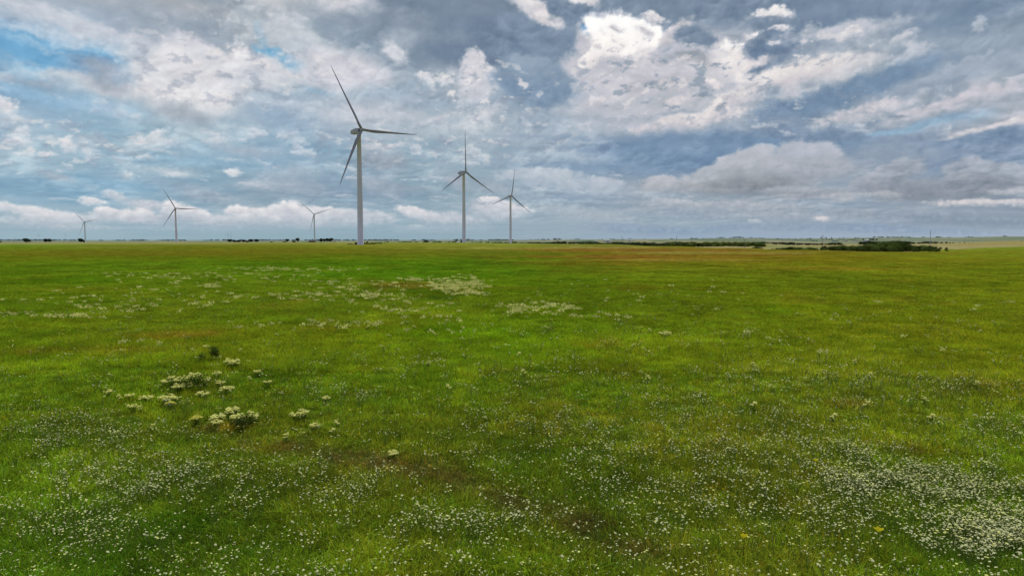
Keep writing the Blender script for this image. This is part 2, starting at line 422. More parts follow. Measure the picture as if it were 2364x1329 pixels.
    tex = ((n_bill - .35) * 5 + n_fine * 5.0 + np.clip(rel, -.4, .4) * 22) * (.25 + .75 * zone)
    col = col + (tex * g)[..., None] * np.array([1.02, 1.0, .9])
    mg = (col[..., 0] + col[..., 2]) / 2 - col[..., 1]
    col[..., 1] += .75 * np.clip(mg, 0, 20) * sstep(205, 170, col.mean(-1))
    dk = sstep(190, 120, col.mean(-1)) * 5
    col = col - dk[..., None]
    return srgb2lin(np.clip(col, 20, 255) / 255.)
# ------------------------------------------------------------------ scene helpers
SC = bpy.context.scene
COL = SC.collection
random.seed(11)

def tag(o, label=None, cat=None, group=None, kind=None):
    if label: o['label'] = label
    if cat: o['category'] = cat
    if group: o['group'] = group
    if kind: o['kind'] = kind
    return o

def link(o, parent=None):
    COL.objects.link(o)
    if parent is not None: o.parent = parent
    return o

def empty(name, loc=(0, 0, 0), rz=0.0):
    o = bpy.data.objects.new(name, None)
    o.empty_display_size = 0.5
    o.location = loc; o.rotation_euler = (0, 0, rz)
    return link(o)

def mesh_np(name, V, Fq, smooth=False):
    """mesh from numpy verts (n,3) and faces (m,k) with constant k"""
    me = bpy.data.meshes.new(name)
    V = np.asarray(V, np.float32); Fq = np.asarray(Fq, np.int32)
    k = Fq.shape[1]
    me.vertices.add(len(V)); me.vertices.foreach_set('co', V.ravel())
    me.loops.add(Fq.size); me.loops.foreach_set('vertex_index', Fq.ravel())
    me.polygons.add(len(Fq))
    me.polygons.foreach_set('loop_start', np.arange(0, Fq.size, k, dtype=np.int32))
    if smooth: me.polygons.foreach_set('use_smooth', np.ones(len(Fq), bool))
    me.update(calc_edges=True)
    return me

def obj_of(name, me, mat, parent=None):
    o = bpy.data.objects.new(name, me)
    if mat is not None and len(me.materials) == 0: me.materials.append(mat)
    return link(o, parent)

def bm_obj(name, bm, mat, parent=None, smooth=False):
    me = bpy.data.meshes.new(name)
    if smooth:
        for f in bm.faces: f.smooth = True
    bm.to_mesh(me); bm.free()
    return obj_of(name, me, mat, parent)

def copy_tree(o, parent=None):
    c = o.copy(); link(c, parent)
    for ch in o.children: copy_tree(ch, c)
    return c

def add_box(bm, x0, x1, y0, y1, z0, z1):
    vs = [bm.verts.new(p) for p in ((x0,y0,z0),(x1,y0,z0),(x1,y1,z0),(x0,y1,z0),(x0,y0,z1),(x1,y0,z1),(x1,y1,z1),(x0,y1,z1))]
    for f in ((0,3,2,1),(4,5,6,7),(0,1,5,4),(1,2,6,5),(2,3,7,6),(3,0,4,7)):
        bm.faces.new([vs[i] for i in f])

def add_loft(bm, rings, cap=True):
    R = [[bm.verts.new(p) for p in r] for r in rings]
    n = len(R[0])
    for a, b in zip(R, R[1:]):
        for i in range(n):
            bm.faces.new((a[i], a[(i + 1) % n], b[(i + 1) % n], b[i]))
    if cap:
        bm.faces.new(R[0][::-1]); bm.faces.new(R[-1])

def circle(cx, cy, z, r, n=32):
    return [(cx + r * math.cos(2 * math.pi * i / n), cy + r * math.sin(2 * math.pi * i / n), z) for i in range(n)]

# ------------------------------------------------------------------ materials
def nmat(name):
    m = bpy.data.materials.new(name); m.use_nodes = True
    nt = m.node_tree; nt.nodes.clear()
    out = nt.nodes.new('ShaderNodeOutputMaterial')
    return m, nt, out

def mat_plain(name, col, rough=0.6, noise=0.12, scale=1.0, metallic=0.0, stretch=(1, 1, 1), spec=0.3):
    m, nt, out = nmat(name)
    b = nt.nodes.new('ShaderNodeBsdfPrincipled')
    tc = nt.nodes.new('ShaderNodeTexCoord'); mp = nt.nodes.new('ShaderNodeMapping')
    mp.inputs['Scale'].default_value = stretch
    nz = nt.nodes.new('ShaderNodeTexNoise'); nz.inputs['Scale'].default_value = scale; nz.inputs['Detail'].default_value = 6
    mx = nt.nodes.new('ShaderNodeMix'); mx.data_type = 'RGBA'
    c = col[:3]
    mx.inputs['A'].default_value = (*[v * (1 - noise) for v in c], 1)
    mx.inputs['B'].default_value = (*[min(1, v * (1 + noise)) for v in c], 1)
    nt.links.new(tc.outputs['Object'], mp.inputs['Vector']); nt.links.new(mp.outputs['Vector'], nz.inputs['Vector'])
    nt.links.new(nz.outputs['Fac'], mx.inputs['Factor'])
    nt.links.new(mx.outputs['Result'], b.inputs['Base Color'])
    b.inputs['Roughness'].default_value = rough; b.inputs['Metallic'].default_value = metallic
    b.inputs['Specular IOR Level'].default_value = spec
    nt.links.new(b.outputs[0], out.inputs['Surface'])
    return m

def mat_leaf(name, col, var=0.35, transl=0.25, scale=0.6, attr=None, inst=False):
    """foliage: diffuse + translucent, colour varied by noise or by a stored attribute"""
    m, nt, out = nmat(name)
    d = nt.nodes.new('ShaderNodeBsdfDiffuse'); t = nt.nodes.new('ShaderNodeBsdfTranslucent'); mx = nt.nodes.new('ShaderNodeMixShader')
    mx.inputs[0].default_value = transl
    if attr:
        a = nt.nodes.new('ShaderNodeAttribute'); a.attribute_name = attr
        src = a.outputs['Color']
        if inst:
            a2 = nt.nodes.new('ShaderNodeAttribute'); a2.attribute_type = 'INSTANCER'; a2.attribute_name = 'tint'
            mm = nt.nodes.new('ShaderNodeMix'); mm.data_type = 'RGBA'; mm.blend_type = 'MULTIPLY'; mm.inputs['Factor'].default_value = 1
            nt.links.new(a.outputs['Color'], mm.inputs['A']); nt.links.new(a2.outputs['Color'], mm.inputs['B'])
            src = mm.outputs['Result']
    else:
        tc = nt.nodes.new('ShaderNodeTexCoord')
        nz = nt.nodes.new('ShaderNodeTexNoise'); nz.inputs['Scale'].default_value = scale; nz.inputs['Detail'].default_value = 4
        mm = nt.nodes.new('ShaderNodeMix'); mm.data_type = 'RGBA'
        mm.inputs['A'].default_value = (*[v * (1 - var) for v in col[:3]], 1)
        mm.inputs['B'].default_value = (*[min(.98, v * (1 + var)) for v in col[:3]], 1)
        nt.links.new(tc.outputs['Object'], nz.inputs['Vector']); nt.links.new(nz.outputs['Fac'], mm.inputs['Factor'])
        src = mm.outputs['Result']
    if attr == 'leaf':
        oi = nt.nodes.new('ShaderNodeObjectInfo'); mr = nt.nodes.new('ShaderNodeMapRange')
        mr.inputs['To Min'].default_value = .65; mr.inputs['To Max'].default_value = 1.7
        vm = nt.nodes.new('ShaderNodeVectorMath'); vm.operation = 'SCALE'
        nt.links.new(oi.outputs['Random'], mr.inputs['Value']); nt.links.new(mr.outputs[0], vm.inputs['Scale']); nt.links.new(src, vm.inputs[0])
        src = vm.outputs[0]
    nt.links.new(src, d.inputs['Color']); nt.links.new(src, t.inputs['Color'])
    nt.links.new(d.outputs[0], mx.inputs[1]); nt.links.new(t.outputs[0], mx.inputs[2])
    nt.links.new(mx.outputs[0], out.inputs['Surface'])
    return m

# ------------------------------------------------------------------ camera, lights, world
cam_d = bpy.data.cameras.new('camera'); cam_o = bpy.data.objects.new('camera', cam_d)
COL.objects.link(cam_o)
cam_d.sensor_width = 36; cam_d.lens = 36 * F / 2364; cam_d.clip_start = 0.1; cam_d.clip_end = 200000
cam_o.location = (0, 0, CAM_H); cam_o.rotation_euler = (math.pi / 2 - PITCH, 0, 0)
SC.camera = cam_o
SC.cycles.max_bounces = 4; SC.cycles.diffuse_bounces = 2; SC.cycles.transmission_bounces = 2; SC.cycles.transparent_max_bounces = 4
SC.cycles.caustics_reflective = False; SC.cycles.caustics_refractive = False
SC.view_settings.view_transform = 'Standard'; SC.view_settings.look = 'None'; SC.view_settings.exposure = 0

SUN_EL, SUN_AZ = math.radians(54), math.radians(14)     # azimuth east of the view axis (+Y)
sd = bpy.data.lights.new('sun', 'SUN'); sd.energy = 1.5; sd.angle = math.radians(12); sd.color = (1.0, 0.95, 0.87)
so = bpy.data.objects.new('sun', sd); COL.objects.link(so)
sdir = Vector((math.sin(SUN_AZ) * math.cos(SUN_EL), math.cos(SUN_AZ) * math.cos(SUN_EL), math.sin(SUN_EL)))
so.rotation_euler = (-sdir).to_track_quat('-Z', 'Y').to_euler(); so.location = (0, 0, 300)

wd = bpy.data.worlds.new("World"); SC.world = wd; wd.use_nodes = True
nt = wd.node_tree; nt.nodes.clear()
wo = nt.nodes.new('ShaderNodeOutputWorld'); bg = nt.nodes.new('ShaderNodeBackground'); bg.inputs['Strength'].default_value = 0.1
sk = nt.nodes.new('ShaderNodeTexSky'); sk.sky_type = 'NISHITA'; sk.sun_disc = False
sk.sun_elevation = SUN_EL; sk.sun_rotation = SUN_AZ
tc = nt.nodes.new('ShaderNodeTexCoord'); nz = nt.nodes.new('ShaderNodeTexNoise'); nz.inputs['Scale'].default_value = 3.2; nz.inputs['Detail'].default_value = 8
cr = nt.nodes.new('ShaderNodeValToRGB'); cr.color_ramp.elements[0].position = .36; cr.color_ramp.elements[1].position = .56
mxw = nt.nodes.new('ShaderNodeMix'); mxw.data_type = 'RGBA'; mxw.inputs['B'].default_value = (5.2, 5.3, 5.6, 1)
nt.links.new(tc.outputs['Generated'], nz.inputs['Vector']); nt.links.new(nz.outputs['Fac'], cr.inputs[0])
nt.links.new(cr.outputs[0], mxw.inputs['Factor']); nt.links.new(sk.outputs[0], mxw.inputs['A'])
nt.links.new(mxw.outputs['Result'], bg.inputs[0]); nt.links.new(bg.outputs[0], wo.inputs[0])

# ------------------------------------------------------------------ sky: cloud layer over the horizon
def build_sky():
    R = 60000.0
    az = np.concatenate([np.arange(-180, -43, 5.0), np.arange(-43, 43.01, 0.066), np.arange(47, 180.1, 5.0)])
    az[0] = -180; az[-1] = 180
    el = np.concatenate([[-1.5], np.arange(-0.5, 19.5, 0.066), np.arange(20, 38.1, 1.0)])
    A, E = np.meshgrid(az, el)
    C = sky_colour(A.ravel(), E.ravel())
    a, e = np.radians(A.ravel()), np.radians(E.ravel())
    V = np.stack([R * np.cos(e) * np.sin(a), R * np.cos(e) * np.cos(a), R * np.sin(e)], 1)
    n, m = len(az), len(el)
    i = np.arange(m - 1)[:, None] * n + np.arange(n - 1)[None, :]
    Fq = np.stack([i, i + n, i + n + 1, i + 1], -1).reshape(-1, 4)
    me = mesh_np('sky', V, Fq, True)
    at = me.color_attributes.new('cloud', 'FLOAT_COLOR', 'POINT')
    at.data.foreach_set('color', np.concatenate([C, np.ones((len(C), 1))], 1).astype(np.float32).ravel())
    m_, nt, out = nmat('cloudy_sky')
    a_ = nt.nodes.new('ShaderNodeAttribute'); a_.attribute_name = 'cloud'
    em = nt.nodes.new('ShaderNodeEmission'); em.inputs['Strength'].default_value = 1.0
    nt.links.new(a_.outputs['Color'], em.inputs['Color']); nt.links.new(em.outputs[0], out.inputs['Surface'])
    m_.cycles.emission_sampling = 'NONE'
    tag(obj_of('sky', me, m_), 'broken grey and white clouds over blue sky', 'sky', kind='structure')
build_sky()

# ------------------------------------------------------------------ terrain
PD = [0, 60, 150, 230, 260, 300, 360, 430, 500, 600, 700, 800, 900, 1000, 1200, 1500, 2000, 2500, 3000, 3500, 4000, 5000, 7000, 12000, 30000, 90000]
PROF = {
 -700:  {0:0, 300:0, 500:.1, 700:-.5, 900:-1.1, 1200:-3, 1500:-12, 1800:-18, 2300:-23, 3000:-10, 4000:-8, 5000:-7, 7000:-9, 12000:-13, 30000:-28, 90000:-80},
 400:   {0:0, 300:0, 500:.3, 700:.15, 900:.05, 1200:-2.4, 1500:-12.9, 1800:-16.8, 2300:-20, 3000:-10, 4000:-8, 5000:-7, 7000:-9, 12000:-13, 30000:-28, 90000:-80},
 900:   {0:0, 300:0, 430:.15, 500:.2, 700:.3, 900:.2, 1200:-2, 1500:-8, 1800:-14, 2300:-12, 3000:-5, 4000:-5.5, 5000:-5.5, 7000:-9, 12000:-13, 30000:-28, 90000:-80},
 1075:  {0:0, 300:0, 500:.3, 700:.4, 809:.35, 1000:-1.5, 1500:-5, 2000:-6, 2500:-2.5, 3000:-2.5, 5000:-3.4, 7000:-9, 12000:-13, 30000:-28, 90000:-80},
 1182:  {0:0, 300:0, 500:.2, 700:.1, 900:-1, 1204:-2.7, 1500:-8, 2000:-7, 2700:-2, 3500:-.8, 4000:-.8, 5000:-6, 7000:-9, 12000:-13, 30000:-28, 90000:-80},
 1400:  {0:0, 300:0, 500:.15, 600:.1, 700:-1.5, 900:-6, 1200:-8, 2000:-1, 3000:1.6, 3500:2.5, 4000:3, 5000:-5, 7000:-9, 12000:-13, 30000:-28, 90000:-80},
 1560:  {0:0, 300:0, 430:0, 500:-1.2, 700:-4, 900:-6, 1200:-6, 2000:0, 3000:4.3, 3500:5.2, 4000:4, 5000:-5, 7000:-9, 12000:-13, 30000:-28, 90000:-80},
 1690:  {0:0, 300:-.05, 360:-.1, 430:-1.8, 500:-3.5, 600:-4.5, 800:-4.3, 900:-4.8, 1200:-5, 2000:1.5, 3000:7.5, 3500:9.4, 4000:7, 5000:0, 7000:-9, 12000:-13, 30000:-28, 90000:-80},
 1850:  {0:0, 230:-.05, 280:-.12, 360:-1.6, 500:-4.5, 700:-6, 900:-5.8, 1200:-7, 1500:-7.3, 2000:-3.5, 3000:5.5, 3500:7.4, 4000:8.2, 5000:0, 7000:-9, 12000:-13, 30000:-28, 90000:-80},
 2050:  {0:0, 230:-.15, 245:-.25, 300:-1.4, 430:-3.7, 600:-6, 1000:-7, 1500:-7, 2000:-4, 3000:7, 3500:10.5, 4000:13, 5000:2, 7000:-9, 12000:-13, 30000:-28, 90000:-80},
 2190:  {0:0, 230:-.3, 300:-1.2, 380:-1, 500:-1.2, 700:-1.5, 1000:-2.7, 1200:-4.5, 1600:-4, 2000:-1, 3000:8, 3500:11.5, 4000:14.2, 5000:3, 7000:-9, 12000:-13, 30000:-28, 90000:-80},
 2364:  {0:0, 230:0, 300:-.3, 380:-.5, 500:-.3, 700:-.5, 1000:-1, 1600:0, 2500:7.5, 3500:16.5, 4000:21, 5000:8, 7000:-9, 12000:-13, 30000:-28, 90000:-80},
 3200:  {0:0, 230:0, 300:-.3, 380:-.5, 500:-.3, 700:-.5, 1000:-1, 1600:0, 2500:8, 3500:19, 4000:23, 5000:10, 7000:-9, 12000:-13, 30000:-28, 90000:-80},
}
_LD = np.log(np.array([2, 60, 150, 200, 230, 245, 260, 280, 300, 330, 360, 380, 430, 500, 600, 700, 800, 900, 1000, 1200, 1350, 1500, 1650, 1800, 2000, 2300, 2500, 2700, 3000, 3500, 4000, 4500, 5000, 7000, 12000, 30000, 90000], float))
_PC = sorted(PROF)
_TZ = np.array([np.interp(np.exp(_LD), sorted(PROF[c]), [PROF[c][k] for k in sorted(PROF[c])]) for c in _PC])

def px_of(x, y):
    """photo column of a ground point, clamped for points far to the side"""
    az = np.clip(np.arctan2(x, y), -.85, .85)
    return 1182 + F * np.tan(az) * 1.0015

def depth_of(x, y):
    r = np.hypot(x, y)
    return np.maximum(r * np.cos(np.clip(np.arctan2(x, y), -.75, .75)), 2.0)

def ground_z(x, y):
    x = np.asarray(x, float); y = np.asarray(y, float)
    d = depth_of(x, y); c = px_of(x, y)
    ci = np.clip(np.interp(c, _PC, np.arange(len(_PC))), 0, len(_PC) - 1.001)
    li = np.clip(np.interp(np.log(d), _LD, np.arange(len(_LD))), 0, len(_LD) - 1.001)
    i0 = ci.astype(int); j0 = li.astype(int); fc = ci - i0; fl = li - j0
    fc = fc * fc * (3 - 2 * fc)
    z = (_TZ[i0, j0] * (1 - fc) + _TZ[i0 + 1, j0] * fc) * (1 - fl) + (_TZ[i0, j0 + 1] * (1 - fc) + _TZ[i0 + 1, j0 + 1] * fc) * fl
    near = np.exp(-d / 220.0)
    z = z + (.16 * fbm(x / 9, y / 9, 3, 201) + .22 * fbm(x / 30, y / 30, 2, 205)) * near
    far = sstep(1800, 4000, d)
    z = z + far * 1.2 * fbm(x / 700, y / 700, 3, 209)
    return z

def row_flat(d):
    return 552 + CAM_H * F / np.maximum(d, 1)

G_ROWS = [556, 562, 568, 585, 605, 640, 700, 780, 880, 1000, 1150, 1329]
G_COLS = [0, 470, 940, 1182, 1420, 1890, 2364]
G_GRID = [  # nearer rows darker: a fall in light put into the colour
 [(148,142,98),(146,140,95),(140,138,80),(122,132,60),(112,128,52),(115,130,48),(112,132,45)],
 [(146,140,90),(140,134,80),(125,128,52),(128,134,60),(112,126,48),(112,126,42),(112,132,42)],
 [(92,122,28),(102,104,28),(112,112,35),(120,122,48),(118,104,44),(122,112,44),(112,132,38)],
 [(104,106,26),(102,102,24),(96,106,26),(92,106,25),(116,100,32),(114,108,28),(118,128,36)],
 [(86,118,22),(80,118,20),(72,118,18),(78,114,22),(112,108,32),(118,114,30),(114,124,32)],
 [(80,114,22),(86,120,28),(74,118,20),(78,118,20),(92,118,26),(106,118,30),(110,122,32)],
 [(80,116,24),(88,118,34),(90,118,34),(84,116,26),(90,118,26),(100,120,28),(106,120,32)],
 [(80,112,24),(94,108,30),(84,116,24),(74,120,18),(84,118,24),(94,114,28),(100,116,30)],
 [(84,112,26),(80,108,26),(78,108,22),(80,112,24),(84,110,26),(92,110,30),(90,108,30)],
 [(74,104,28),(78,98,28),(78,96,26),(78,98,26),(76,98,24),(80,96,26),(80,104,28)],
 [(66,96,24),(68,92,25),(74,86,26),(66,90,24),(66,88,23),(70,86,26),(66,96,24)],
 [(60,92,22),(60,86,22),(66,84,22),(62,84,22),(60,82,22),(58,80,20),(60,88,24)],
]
G_PATCH = [
 (400,784,120,12,(112,104,44),.5),(930,662,95,12,(118,108,60),.55),(1020,690,60,7,(48,82,26),.6),
 (640,1035,80,14,(92,78,42),.5),(780,1062,120,12,(88,82,40),.4),(900,1092,130,18,(88,78,42),.5),(1000,1122,110,16,(84,72,38),.5),(1130,1165,110,20,(80,76,36),.45),
 (1240,1205,110,22,(76,74,34),.45),(1350,1242,130,26,(70,66,32),.5),(1450,1300,130,30,(66,66,30),.45),(200,820,260,10,(98,100,36),.4),(520,985,80,12,(112,92,42),.5),(1980,938,80,12,(96,84,34),.5),(2120,1048,50,10,(80,62,32),.4),
 (1560,600,230,5,(142,128,66),.6),(1450,577,330,3.5,(126,88,40),.85),(1430,592,280,4,(126,94,42),.75),(1750,589,150,4,(124,94,42),.6),
 (1640,583,260,3,(150,134,82),.55),(1900,620,220,5,(128,114,42),.5),(250,586,330,5,(106,100,30),.4),(720,579,340,3.5,(106,98,30),.4),
 (1120,573,260,2.2,(146,140,72),.6),(1000,567,260,1.3,(140,138,58),.5),(1300,607,160,6,(108,104,32),.5),(1380,571,170,1.6,(158,144,92),.6),
 (1060,778,150,18,(72,118,20),.35),(1210,818,70,10,(68,110,20),.35),(1850,712,130,12,(94,128,22),.5),(880,640,220,12,(72,122,18),.5),
 (120,648,200,12,(74,116,18),.5),(560,745,200,20,(82,118,22),.4),(1400,905,160,24,(70,108,22),.4),(2150,760,260,24,(104,116,30),.4),
 (250,850,220,20,(86,118,24),.5),(1210,655,160,8,(86,120,24),.4),(2250,590,220,5,(118,134,36),.5),(250,572,180,1.5,(142,128,74),.5),
 (1250,1080,160,20,(60,84,20),.4),(1760,1000,200,18,(66,88,22),.4),(2050,1090,120,16,(58,96,20),.4),(300,1220,240,30,(52,86,18),.4),
]

def ground_colour(x, y):
    """surface colour with light and haze painted in (sRGB 0-255 look of the photo) of a ground point"""
    d = depth_of(x, y); c = px_of(x, y); row = row_flat(d)
    lr = np.log(np.maximum(row - 546, 4))
    # warp in log-distance / column space so patches keep natural outlines
    q = np.log(d)
    w1 = fbm(c / 170, q * 5, 4, 301); w2 = fbm(c / 170, q * 5, 4, 311)
    grows = np.log(np.array(G_ROWS, float) - 546)
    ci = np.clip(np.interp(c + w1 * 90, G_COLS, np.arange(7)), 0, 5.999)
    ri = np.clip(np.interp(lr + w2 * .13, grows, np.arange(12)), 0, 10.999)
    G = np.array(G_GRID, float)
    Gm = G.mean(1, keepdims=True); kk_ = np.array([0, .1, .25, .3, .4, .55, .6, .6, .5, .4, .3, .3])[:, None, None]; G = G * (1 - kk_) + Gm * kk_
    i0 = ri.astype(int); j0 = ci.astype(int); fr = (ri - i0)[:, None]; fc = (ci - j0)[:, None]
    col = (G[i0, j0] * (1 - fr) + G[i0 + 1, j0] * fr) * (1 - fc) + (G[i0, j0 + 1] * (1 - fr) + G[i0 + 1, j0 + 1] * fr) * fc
    for (cx, cy, rx, ry, cc, al) in G_PATCH:
        m = (np.abs(c - cx) < rx * 1.7) & (np.abs(row - cy) < ry * 1.9 + 3)
        if not m.any(): continue
        nn = fbm(c[m] / (rx * .35) + cx, row[m] / (ry * .7) + cy, 4, 321, .6)
        e = 1 - np.hypot((c[m] - cx) / rx, (row[m] - cy) / ry) + nn * .8
        k = (sstep(-.15, .55, e) * al)[:, None]
        col[m] = col[m] * (1 - k) + np.array(cc, float) * k
    # natural mottling: dry, lush and dark streaks, plus painted light and shade bands for swells
    n1 = fbm(x / 14, y / 22, 4, 331) ; n2 = fbm(x / 3.2, y / 5, 4, 341); n3 = fbm(c / 60, q * 16, 4, 351)
    att = np.exp(-d / 500)
    n6 = fbm(c / 26, q * 34, 4, 353, .6) * (row > 570)
    n4 = fbm(x / 1.1, y / 1.4, 3, 345); n5 = fbm(x / 45, y / 26, 3, 347)
    k = (n1 * 9 * (att + .3) + n2 * 12 * np.exp(-d / 90) + n3 * 5 + n4 * 13 * np.exp(-d / 28) + n5 * 5 + n6 * (7 + 6 * sstep(60, 160, d)) * (d < 1200))[:, None]
    col = col + k * np.array([.95, .9, .3]) + np.array([-1, 2, 0.])
    dry = sstep(.25, .75, fbm(x / 8, y / 13, 4, 361) + .35 * n3)[:, None] * .22 * (row > 566)[:, None]
    col = col * (1 - dry) + np.array([112, 92, 42.]) * dry
    bl_ = np.interp(row, [562, 600, 660], [1.0, .9, .70]); rg_ = np.interp(row, [562, 600, 660], [1.03, 1.0, .94])
    col = col * np.stack([rg_, rg_, bl_], 1)
    # ---- the land beyond the meadow
    def far_mix(col, m, cc):
        m = m[:, None]; return col * (1 - m) + np.array(cc, float) * m
    cc_ = c
    fields = fbm(x / 260, y / 420, 3, 371); f2 = fbm(x / 90, y / 700, 3, 381)
    crest = np.interp(c, [-700, 400, 900, 1075, 1182, 1400, 1560, 1690, 1850, 2050, 2190, 2364], [1000, 1000, 950, 830, 1150, 640, 455, 385, 300, 262, 340, 420])
    beyond = sstep(crest, crest * 1.12, d)
    tan = far_mix(np.broadcast_to(np.array([154, 144, 98.]), col.shape), .7 * sstep(.1, .5, fields), (122, 130, 78))
    col = col * (1 - beyond[:, None]) + (tan + f2[:, None] * 10) * beyond[:, None]
    right = sstep(2150, 2230, c)
    col = far_mix(col, right * sstep(500, 540, d) * (1 - sstep(1200, 1600, d)), (150, 138, 86))
    hill = sstep(1300, 2000, d)
    hc = far_mix(np.broadcast_to(np.array([118, 130, 108.]), col.shape), sstep(.0, .3, fields), (150, 146, 118))
    hc = far_mix(hc, sstep(.15, .35, f2), (96, 116, 92))
    col = col * (1 - hill[:, None]) + hc * hill[:, None]
    blue = sstep(2800, 6500, d) * np.interp(c, [900, 1500], [1, .6])  # distance haze mixed into the far ground colour
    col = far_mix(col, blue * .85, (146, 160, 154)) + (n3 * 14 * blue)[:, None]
    return np.clip(col, 5, 255)

GROUND_K = 0.80      # light that reaches the ground in this scene: look = albedo * K
def build_ground():
    az = np.concatenate([np.arange(-180, -44, 4.0), np.arange(-42, 42.01, 0.085), np.arange(44, 180.1, 4.0)])
    az[-1] = 180
    rows = np.arange(1500, 562, -2.2)
    r1 = CAM_H * F / (rows - 552)
    rr = np.concatenate([[0.3, 1.5, 3, 5], r1[r1 > 6.2], np.geomspace(r1[-1] * 1.01, 6000, 190), np.geomspace(6500, 90000, 16)])
    A, R = np.meshgrid(np.radians(az), rr)
    # rings follow constant forward depth inside the view so distant edges stay straight
    kk = 1 / np.cos(np.clip(A, -.73, .73)) 
    x = (R * kk * np.sin(A)).ravel(); y = (R * kk * np.cos(A)).ravel()
    z = ground_z(x, y)
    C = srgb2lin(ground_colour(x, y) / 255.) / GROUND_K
    n, m = len(az), len(rr)
    i = np.arange(m - 1)[:, None] * n + np.arange(n - 1)[None, :]
    Fq = np.stack([i, i + 1, i + n + 1, i + n], -1).reshape(-1, 4)
    me = mesh_np('meadow', np.stack([x, y, z], 1), Fq, True)
    at = me.color_attributes.new('tone', 'FLOAT_COLOR', 'POINT')
    at.data.foreach_set('color', np.concatenate([C, np.ones((len(C), 1))], 1).astype(np.float32).ravel())
    m_, nt, out = nmat('meadow_ground')
    a = nt.nodes.new('ShaderNodeAttribute'); a.attribute_name = 'tone'
    tc = nt.nodes.new('ShaderNodeTexCoord')
    def noise(sc, det, st):
        mp = nt.nodes.new('ShaderNodeMapping'); mp.inputs['Scale'].default_value = st
        nz = nt.nodes.new('ShaderNodeTexNoise'); nz.inputs['Scale'].default_value = sc; nz.inputs['Detail'].default_value = det
        nz.inputs['Roughness'].default_value = .7
        nt.links.new(tc.outputs['Object'], mp.inputs['Vector']); nt.links.new(mp.outputs[0], nz.inputs['Vector']); return nz
    n1 = noise(2.2, 5, (1, .6, 1)); n2 = noise(.3, 8, (1, .45, 1))
    ad = nt.nodes.new('ShaderNodeMath'); ad.operation = 'ADD'
    nt.links.new(n1.outputs['Fac'], ad.inputs[0]); nt.links.new(n2.outputs['Fac'], ad.inputs[1])
    mr = nt.nodes.new('ShaderNodeMapRange'); mr.inputs['From Min'].default_value = .7; mr.inputs['From Max'].default_value = 1.3
    mr.inputs['To Min'].default_value = .52; mr.inputs['To Max'].default_value = 1.5
    nt.links.new(ad.outputs[0], mr.inputs['Value'])
    vm = nt.nodes.new('ShaderNodeVectorMath'); vm.operation = 'SCALE'
    nt.links.new(a.outputs['Color'], vm.inputs[0]); nt.links.new(mr.outputs[0], vm.inputs['Scale'])
    d = nt.nodes.new('ShaderNodeBsdfDiffuse'); nt.links.new(vm.outputs[0], d.inputs['Color'])
    nt.links.new(d.outputs[0], out.inputs['Surface'])
    tag(obj_of('ground', me, m_), 'wide green meadow running out to low hills', 'ground', kind='structure')
build_ground()
# ------------------------------------------------------------------ wind turbines
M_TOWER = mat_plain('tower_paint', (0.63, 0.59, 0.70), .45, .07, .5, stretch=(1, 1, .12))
M_BLADE = mat_plain('blade_paint_shaded', (0.28, 0.265, 0.33), .4, .06, .3)  # backlit darkness of the blades put into the colour
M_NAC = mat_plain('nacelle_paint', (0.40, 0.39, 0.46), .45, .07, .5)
M_DARK = mat_plain('dark_gap', (0.06, 0.065, 0.07), .6, .1)
M_CONC = mat_plain('concrete', (0.42, 0.40, 0.36), .9, .2, 2)
ROTOR_R, HUB_H, OVERHANG = 48.0, 82.5, 3.8
TILT, CONE = math.radians(4), math.radians(2.2)

def blade_bm():
    bm = bmesh.new(); rings = []
    st = [(1.2,2.0,2.0,0,0),(2.6,1.95,1.9,0,0),(4.5,2.1,1.75,13,.15),(6.5,2.6,1.45,13,.42),(8.8,3.05,1.1,11.5,.62),(11,3.15,.85,10,.66),(15,2.85,.66,7.5,.6),
          (20,2.4,.52,5,.52),(26,1.95,.4,3.2,.44),(32,1.55,.3,2,.36),(38,1.2,.22,1,.3),(43,.9,.15,.4,.24),(46,.6,.1,0,.18),(47.5,.32,.06,0,.12),(48,.08,.03,0,.05)]
    n = 18
    for (r, ch, th, tw, off) in st:
        if r > 5: ch *= .72; th *= .85; off *= .72
        t = math.radians(tw + 6); pb = 1.3 * (r / 48) ** 2.4
        ring = []
        for i in range(n):
            a = 2 * math.pi * i / n
            cx = math.cos(a); sy = math.sin(a)
            if r > 3:                                   # aerofoil: blunt nose (-x), thin tail (+x)
                k = .5 + .5 * cx                        # 0 nose .. 1 tail
                x = ch * (k - .5); y = .5 * th * sy * (1.25 - .95 * k) * 1.1
                x += off
            else:
                x = .5 * ch * cx; y = .5 * th * sy
            X = x * math.cos(t) - y * math.sin(t); Y = x * math.sin(t) + y * math.cos(t)
            ring.append((X, Y - pb, r))                 # -Y is upwind (rotor faces local -Y)
        rings.append(ring)
    add_loft(bm, rings)
    return bm

